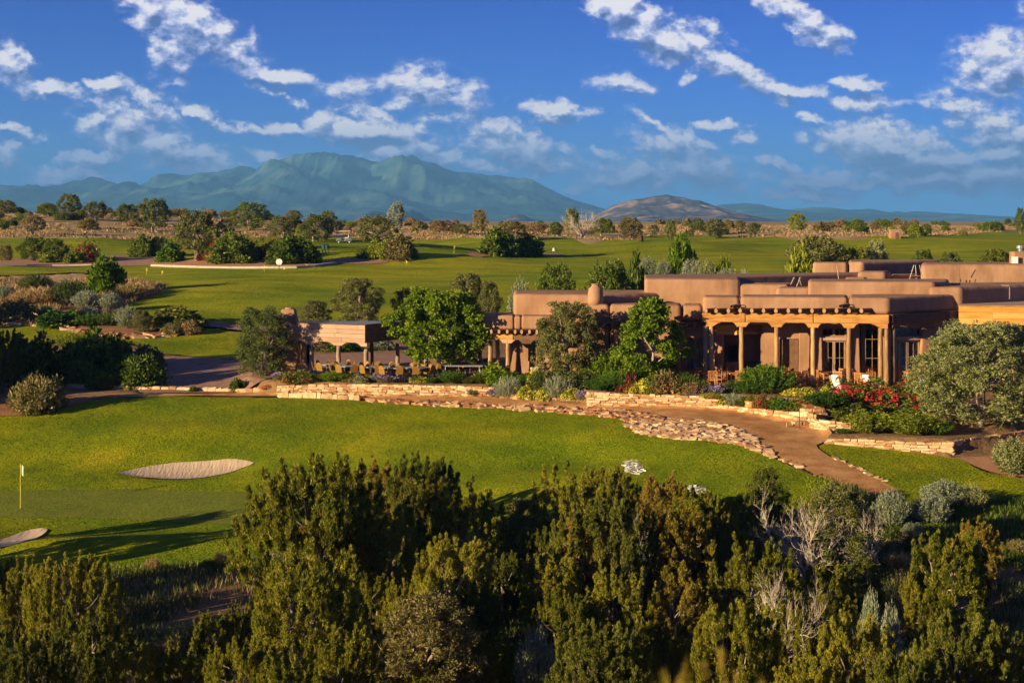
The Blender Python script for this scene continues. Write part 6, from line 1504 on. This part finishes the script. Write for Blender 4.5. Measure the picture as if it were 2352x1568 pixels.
def table(loc, rz, label, sx=1.0):
    t = empty('wooden_table', loc, label, 'table', 'wooden terrace tables', rz)
    link('tabletop', TT, t, scale=(sx,1,1)); link('apron', TA, t, scale=(sx,1,1))
    for a in (-1,1):
        for b in (-1,1): link('leg', TL, t, (a*.4*sx, b*.4, 0))
def floor_at(u, v, z=.02): Y = (EYE-z)*F/(v-VH); return Vector((XU(u,Y),Y,z))
tabs = [(1628,884,1.0,'in front of the twin dark posts'),(1606,876,1.0,'by the curtained door'),(1690,884,1.0,'between hearth pier and second post'),(1722,876,1.0,'behind the large mugo pine'),(1826,884,1.0,'between mugo pine and middle post'),(1872,877,1.2,'behind the middle porch post'),(1912,884,1.2,'left of the white lounge chairs'),(1968,880,1.2,'behind the right lounge chair'),(2008,876,1.0,'beside the paired corner posts'),(2086,880,1.3,'in shade right of the dark post'),(2128,878,1.2,'half hidden by the silver tree'),(1840,872,1.0,'deep by the dark double door')]
sides = [((0,-.82),0.0,'near side'),((0,.82),math.pi,'far side'),((-.82,0),-math.pi/2,'left side'),((.82,0),math.pi/2,'right side')]
for i,(u,v,sx,d) in enumerate(tabs):
    p = floor_at(u,v); rz = random.uniform(-.5,.5)+.15
    table(p, rz, 'wooden terrace table '+d, sx)
    for (ox,oy),r0,sn in sides:
        ox *= sx; c,s = math.cos(rz), math.sin(rz)
        armchair(p+Vector((ox*c-oy*s, ox*s+oy*c, 0)), rz+r0+random.uniform(-.25,.25), 'armchair on the %s of the table %s' % (sn, d))
for (u,v,rz,lab) in ((1841,894,.1,'slatted armchair seen from behind, just left of the middle porch post'),(1813,892,-.9,'slatted armchair turned right beside the large mugo pine'),(1896,894,-1.3,'slatted armchair in profile between the middle post and the lounge chair'),(1977,893,-1.0,'slatted armchair turned to the right between the two white lounge chairs'),(1655,888,.9,'slatted armchair facing left below the twin dark posts'),(1925,889,-.4,'slatted armchair half hidden by the left white lounge chair'),(1952,887,.7,'slatted armchair just right of the fourth porch post'),(2078,889,1.1,'shaded slatted armchair right of the dark corner post'),(2108,887,-.3,'shaded slatted armchair near the white box'),(1775,889,.4,'slatted armchair behind the right end of the large mugo pine'),(1997,889,.2,'slatted armchair with its back to us behind the right white lounge chair')):
    armchair(floor_at(u,v), rz, lab)
# hearth room counter
t = empty('bench', floor_at(1700,874), 'red brown wooden service bench under the hearth beam', 'bench')
MB().box((-.45,-.35,.62),(.95,.06,1.1)).obj('end_panel', M['teak'], t, bevel=.01); MB().box((1.0,.1,.85),(2.0,.08,.6)).obj('back_panel', M['logdark'], t, bevel=.01); MB().box((.6,-.05,.45),(2.3,.6,.06)).obj('seat', M['teak'], t, bevel=.01)  # back panel in dark wood, its shaded side put into the colour
# white cushioned lounge chairs, facing +y locally
def lounge(loc, rz, label):
    t = empty('lounge_chair', loc, label, 'lounge chair', 'white cushioned lounge chairs', rz)
    MB().box((0,.08,.38),(.60,.66,.16)).obj('seat_cushion', M['cushion'], t, bevel=.05, smooth=True)
    Mx = Matrix.Rotation(R(20),3,'X'); MB().box((0,-.30,.74),(.60,.15,.62),M=Mx).obj('back_cushion', M['cushion'], t, bevel=.05, smooth=True)
    for s in (-1,1):
        MB().box((s*.36,.05,.60),(.075,.78,.035)).obj('armrest', M['teakpale'], t, bevel=.01)
        MB().box((s*.34,.36,.30),(.055,.055,.60)).obj('leg', M['teakpale'], t); MB().tube([(s*.34,-.28,0),(s*.34,-.26,.3),(s*.34,-.50,1.0)],.032,6).obj('leg', M['teakpale'], t)
    mb = MB(); mb.box((0,.37,.27),(.66,.03,.08)); mb.box((0,-.42,.90),(.66,.03,.07)); mb.box((.33,.05,.27),(.03,.7,.08)); mb.box((-.33,.05,.27),(.03,.7,.08)); mb.box((0,.05,.28),(.62,.7,.02)); mb.obj('frame', M['teakpale'], t)
lounge(Vector((XU(1930,86.3),86.3,.02)), -1.0, 'left white cushioned lounge chair beside the stair rail')
lounge(Vector((XU(2002,86.5),86.5,.02)), -1.15, 'right white cushioned lounge chair behind the roses')
o = MB().box((0,0,.4),(.62,.5,.75)).obj('white_box', M['white'], bevel=.02); o.location = Vector((XU(2124,87.4),87.4,0)); props(o, 'white box between the shaded terrace table and the silver tree', 'box')
# stair handrails
def rail(label, path, posts):
    t = empty('handrail', path[0], label, 'handrail', 'black stair handrails'); o = Vector(path[0])
    MB().tube([Vector(p)-o for p in path], .025, 6).obj('rail', M['black'], t)
    for (a, zb_) in posts: a = Vector(a)-o; MB().tube([a, Vector((a.x,a.y,zb_-o.z))], .022, 6).obj('post', M['black'], t)
a = P(1836,926,80.6); b = P(1912,893,83.6); c = P(1937,878.5,84.8); d = P(1953,877.5,84.8)
rail('long black handrail rising from the path to the terrace', [a,b,c,d], [(a, TZ(a.x,a.y)-.1),(d, -.1),(b,-.5)])
e = P(1984,886,86.0); f = P(1990,879,86.0); g = P(2010,878.5,86.0)
rail('short black rail in front of the right lounge chair', [e,f,g], [(g,-.1),(e,-.1)])
# half barrel planters
def tub(u, Yq, vt, vb, w, label, mat):
    p = Vector((XU(u,Yq),Yq,ZV(vb,Yq))); H = ZV(vt,Yq)-p.z; Rr = w*Yq/F/2
    t = empty('wooden_tub', p, label, 'planter'); n = 16
    for k in range(n):
        a0 = 2*math.pi*k/n+.02; a1 = 2*math.pi*(k+1)/n-.02; vs = []
        for z, rr in ((-.1,.86),(H,1.0)):
            for aa in (a0,a1):
                for q in (1.0,.9): vs.append((math.cos(aa)*Rr*rr*q, math.sin(aa)*Rr*rr*q, z))
        mb = MB(); mb.add(vs, [(0,2,6,4),(1,5,7,3),(0,4,5,1),(2,3,7,6),(4,6,7,5),(0,1,3,2)]); mb.obj('stave', M[mat], t)
    for z in (H*.25,H*.8):
        rr = Rr*(.86+.14*(z+.1)/(H+.1))+.004; MB().tube([(0,0,z-.02),(0,0,z+.02)], rr, 16).obj('hoop', M['metal'], t)
    MB().tube([(0,0,H-.12),(0,0,H-.08)], Rr*.9, 16).obj('soil', M['mortar'], t)
    return p+Vector((0,0,H-.08))
q = tub(1724,84.7,920,942,28,'orange brown wooden tub in the lower bed','board')
place('flr', q, .5, .35, 'potted_plant', 'low sprouting plant in the orange brown tub', 'plant')
q = tub(1231,91.6,843,872,26,'pale wooden tub under the left of the pinyon','pole')
# ground squirrel sitting up on the path
def critter():
    p = G(1808,982); me = bpy.data.meshes.new('ground_squirrel')
    V = [(0,0,.07),(0,0,.13),(.005,0,.19),(.012,0,.235),(.03,0,.262),(.062,0,.258),(-.045,0,.05),(-.09,0,.035),(.03,.03,.16),(.05,.022,.135),(.03,-.03,.16),(.05,-.022,.135),(.01,.04,.05),(.05,.042,.012),(.01,-.04,.05),(.05,-.042,.012),(.012,.018,.285),(.012,-.018,.285)]
    E = [(0,1),(1,2),(2,3),(3,4),(4,5),(0,6),(6,7),(2,8),(8,9),(2,10),(10,11),(0,12),(12,13),(0,14),(14,15),(4,16),(4,17)]
    rad = [.052,.05,.04,.028,.03,.014,.02,.012,.014,.009,.014,.009,.028,.012,.028,.012,.007,.007]
    me.from_pydata(V, E, []); o = link('ground_squirrel', me, None, p, (0,0,2.6)); me.materials.append(M['mortar'])
    bpy.context.view_layer.objects.active = o
    m = o.modifiers.new('skin','SKIN')
    if not me.skin_vertices:
        import bmesh
        bm = bmesh.new(); bm.from_mesh(me); bm.verts.layers.skin.verify(); bm.to_mesh(me); bm.free()
    for i, s in enumerate(me.skin_vertices[0].data): s.radius = (rad[i],)*2
    me.skin_vertices[0].data[0].use_root = True
    ss = o.modifiers.new('sub','SUBSURF'); ss.levels = 1; ss.render_levels = 2
    m2 = pmat('brown_fur', [(.22,.15,.09),(.38,.28,.19)], scale=20, rough=1); me.materials.clear(); me.materials.append(m2)
    props(o, 'small ground squirrel sitting upright on the path, casting a long shadow', 'squirrel')
critter()
# ---- banquet chairs and tables in the pavilion
def banq():
    back = MB(); n = 8; w = .40; prof = [(-w/2,.47),(-w/2-.01,.75)]+[(-w/2*math.cos(math.pi*k/n)*1.02, .78+.16*math.sin(math.pi*k/n)) for k in range(n+1)]+[(w/2+.01,.75),(w/2,.47)]
    N = len(prof); vs = [(x,-.20-(z-.47)*.22,z) for x,z in prof]+[(x,-.24-(z-.47)*.22,z) for x,z in prof]
    back.add(vs, [tuple(range(N)), tuple(range(2*N-1,N-1,-1))]+[(i,N+i,N+(i+1)%N,(i+1)%N) for i in range(N)])
    return {'backrest': back.mesh('backrest', M['gold']), 'seat': MB().box((0,0,.455),(.42,.43,.07)).mesh('seat', M['gold'], bevel=.02),
            'leg': MB().tube([(0,0,0),(0,0,.43)],.014,5).mesh('leg', M['black'])}
BQ = banq()
def bchair(loc, rz, label):
    t = empty('banquet_chair', loc, label, 'chair', 'gold banquet chairs under the pavilion', rz)
    link('seat', BQ['seat'], t); link('backrest', BQ['backrest'], t)
    for a in (-1,1):
        for b in (-1,1): link('leg', BQ['leg'], t, (a*.18,b*.18,0))
RT = MB().tube([(0,0,.72),(0,0,.755)], .76, 20).mesh('tabletop', M['table']); RL = MB().tube([(0,0,0),(0,0,.72)],.018,5).mesh('leg', M['metal'])
btabs = [(765,864,'behind the second pavilion post'),(806,868,'behind the third pavilion post'),(866,870,'right of the corner post of the pavilion'),(910,872,'behind the large lavender'),(955,872,'left of the shade tree trunk'),(1000,864,'behind the shade tree trunk'),(1060,860,'behind the long white table'),(1090,862,'at the right end of the pavilion')]
names6 = ['right','rear right','at the rear','rear left','left','front left','in front','front right']
for (u,v,d) in btabs:
    p = floor_at(u,v); t = empty('round_table', p, 'round grey banquet table '+d, 'table', 'round banquet tables')
    link('tabletop', RT, t)
    for a in range(4): link('leg', RL, t, (math.cos(a*1.57+.78)*.5, math.sin(a*1.57+.78)*.5, 0))
    for k in range(8):
        an = k*math.pi/4+random.uniform(-.12,.12)+.15; q = p+Vector((math.cos(an),math.sin(an),0))*1.0
        bchair(q, an+math.pi/2+random.uniform(-.15,.15), 'gold banquet chair %s, table %s' % (names6[k], d))
p = floor_at(1062,868); p.y = 94.4; p.x = XU(1062,94.4); t = empty('folding_table', p, 'long white folding table right of the shade tree trunk', 'table', rz=-.05)
MB().box((0,0,.78),(2.5,.75,.04)).obj('tabletop', M['table'], t, bevel=.01)
for a in (-1,1):
    for b in (-1,1): MB().tube([(a*1.05,b*.3,-.1),(a*1.05,b*.3,.76)],.02,6).obj('leg', M['metal'], t)

# ------------------------------------------------------------------ golf course things
M['yellow'] = pmat('yellow_paint', [(.70,.55,.05),(.80,.65,.10)], scale=4, rough=.5)
M['flag'] = pmat('pale_flag_cloth', [(.62,.60,.38),(.72,.70,.45)], scale=4, rough=.8)
M['dkgreen'] = pmat('dark_green_plastic', [(.01,.045,.035),(.02,.06,.045)], scale=4, rough=.5)
def flagstick(u, v, h, label, fl=(.16,.42), mat='flag', r=.012, group=None, off=0):
    p = G(u, v); t = empty('flagstick', p, label, 'flag', group)
    MB().tube([(0,0,-.1),(0,0,h)], r, 6).obj('pole', M['yellow'], t)
    mb = MB(); n = 6; vs = []; 
    for i in range(n+1):
        q = i/n
        for z in (0,1): vs.append((fl[0]*q, .03*math.sin(q*6), h-.02-z*fl[1]-q*.12*(1-z)-.10*q*z))
    mb.add(vs, [(2*i,2*i+1,2*i+3,2*i+2) for i in range(n)]); mb.obj('pennant', M[mat], t)
    return t
flagstick(47, 1170, 2.15, 'tall yellow flagstick with a limp pale flag on the putting green', (.17,.48), r=.016)
hp = G(47,1170); mb = MB(); mb.tube([(0,0,0),(0,0,.012)], .055, 12); o = mb.obj('golf_hole', M['dark']); o.location = hp+Vector((0,0,.05)); props(o, 'dark cup hole at the foot of the flagstick', 'hole')  # flat disc; the shade down the cup is its dark colour
for (u,v,h,lab) in ((336,632,.95,'small yellow practice flag, leftmost of four on the far green'),(372,634,.75,'second small yellow practice flag from the left'),(607,626,1.0,'small yellow practice flag left of the round white sign'),(652,622,.55,'short yellow marker just right of the round white sign'),(704,616,.6,'yellow marker at the end of the road kerb'),(933,610,.75,'yellow marker on the crest of the grassy mound'),(1043,583,1.3,'thin pale stake on the far range')):
    flagstick(u, v, h*.8, lab, (.11,.22), 'yellow', .018, 'small yellow practice flags')
p = G(641,622); t = empty('round_sign', p, 'round white sign on a dark post by the practice green', 'sign')
MB().tube([(0,0,-.1),(0,0,.75)], .05, 6).obj('post', M['logdark'], t); MB().tube([(0,-.03,.92),(0,.03,.92)], .33, 20).obj('disc', M['white'], t)
p = G(222,588); t = empty('marker_post', p, 'short white post with a crossbar beside the roadway', 'post'); MB().tube([(0,0,-.1),(0,0,1.0)],.05,6).obj('post', M['white'], t); MB().box((0,0,1.0),(.34,.12,.1)).obj('crossbar', M['white'], t)
p = G(1271,578); o = MB().add([(-.18,-.1,0),(.18,-.1,0),(.18,.1,0),(-.18,.1,0),(-.07,-.04,.5),(.07,-.04,.5),(.07,.04,.5),(-.07,.04,.5)], [(0,1,2,3),(4,5,6,7),(0,1,5,4),(1,2,6,5),(2,3,7,6),(3,0,4,7)]).obj('tee_marker', M['white']); o.location = p; props(o, 'small white tee marker on the far range', 'marker')
p = G(1471,556); o = place('shr', p, .7, 1.1, 'pale_bush', 'tiny pale bush at the edge of the far fairway below the scrub hill', 'shrub', None, 'tan')
for i,(u,lab) in enumerate(((744,'left one of two dark green water cooler stands'),(751,'right one of two dark green water cooler stands'))):
    p = G(u,584); t = empty('cooler_stand', p, lab, 'cooler stand', 'dark green cooler stands')
    for a in (-1,1):
        for b in (-1,1): MB().box((a*.15,b*.12,.3),(.05,.05,.7)).obj('leg', M['dkgreen'], t)
    MB().tube([(0,0,.6),(0,0,1.05),(0,0,1.15)], [.22,.24,.12], 10).obj('cooler', M['dkgreen'], t)
p = G(718,556); t = empty('marker_post', p, 'pale wooden post in front of the round tree near the golf cart', 'post'); MB().box((0,0,1.1),(.16,.16,2.3)).obj('post', M['pole'], t); MB().box((.15,0,2.2),(.5,.12,.12)).obj('crossbar', M['pole'], t)
# kiosk
p = G(2055,548); t = empty('kiosk', p, 'small tan adobe kiosk on the far plain to the right', 'kiosk'); MB().box((0,0,.6),(1.5,1.3,1.3)).obj('wall', M['adobe'], t, bevel=.08); MB().box((0,0,1.32),(1.7,1.5,.12)).obj('roof', M['paleboard'], t); MB().box((.2,-.66,.45),(.5,.04,.9)).obj('door', M['logdark'], t)
# golf cart facing left, pulling nothing
def golf_cart():
    p = G(790,559); t = empty('golf_cart', p, 'golf cart with a cream roof parked between two trees on the far left', 'golf cart', rz=.12)
    body = MB(); prof = [(-1.15,.35),(-1.2,.62),(-.95,.80),(-.45,.86),(-.40,.42),(.1,.42),(.12,.72),(.75,.76),(1.15,.70),(1.18,.35)]
    N = len(prof); vs = [(x,-.55,z) for x,z in prof]+[(x,.55,z) for x,z in prof]
    body.add(vs, [tuple(range(N)), tuple(range(2*N-1,N-1,-1))]+[(i,N+i,N+(i+1)%N,(i+1)%N) for i in range(N)]); body.obj('body', M['metal'], t, bevel=.03)
    MB().box((.42,0,.86),(.6,1.0,.16)).obj('seat', M['cushion'], t, bevel=.04); MB().box((.72,0,1.12),(.12,1.0,.4)).obj('seat_back', M['cushion'], t, bevel=.04)
    MB().box((.1,0,1.88),(1.8,1.25,.14)).obj('roof', M['cream'], t, bevel=.03)
    for x,x2,s in ((-.62,-.45,-1),(-.62,-.45,1),(.85,.8,-1),(.85,.8,1)): MB().tube([(x,s*.5,.75),(x2,s*.5,1.85)],.022,6).obj('strut', M['black'], t)
    g = MB(); g.add([(-.62,-.5,.85),(-.62,.5,.85),(-.46,.5,1.8),(-.46,-.5,1.8)], [(0,1,2,3)]); g.obj('windscreen', M['glass'], t)
    for x in (-.82,.80):
        for s in (-1,1):
            w = MB(); w.tube([(x,s*.5,.23),(x,s*.62,.23)], .24, 14).obj('wheel', M['black'], t)
            h = MB(); h.tube([(x,s*.60,.23),(x,s*.63,.23)], .12, 10).obj('rim', M['cushion'], t)
    MB().tube([(-.35,.25,1.0),(-.5,.25,.8)],.02,5).obj('steering_column', M['black'], t)
golf_cart()
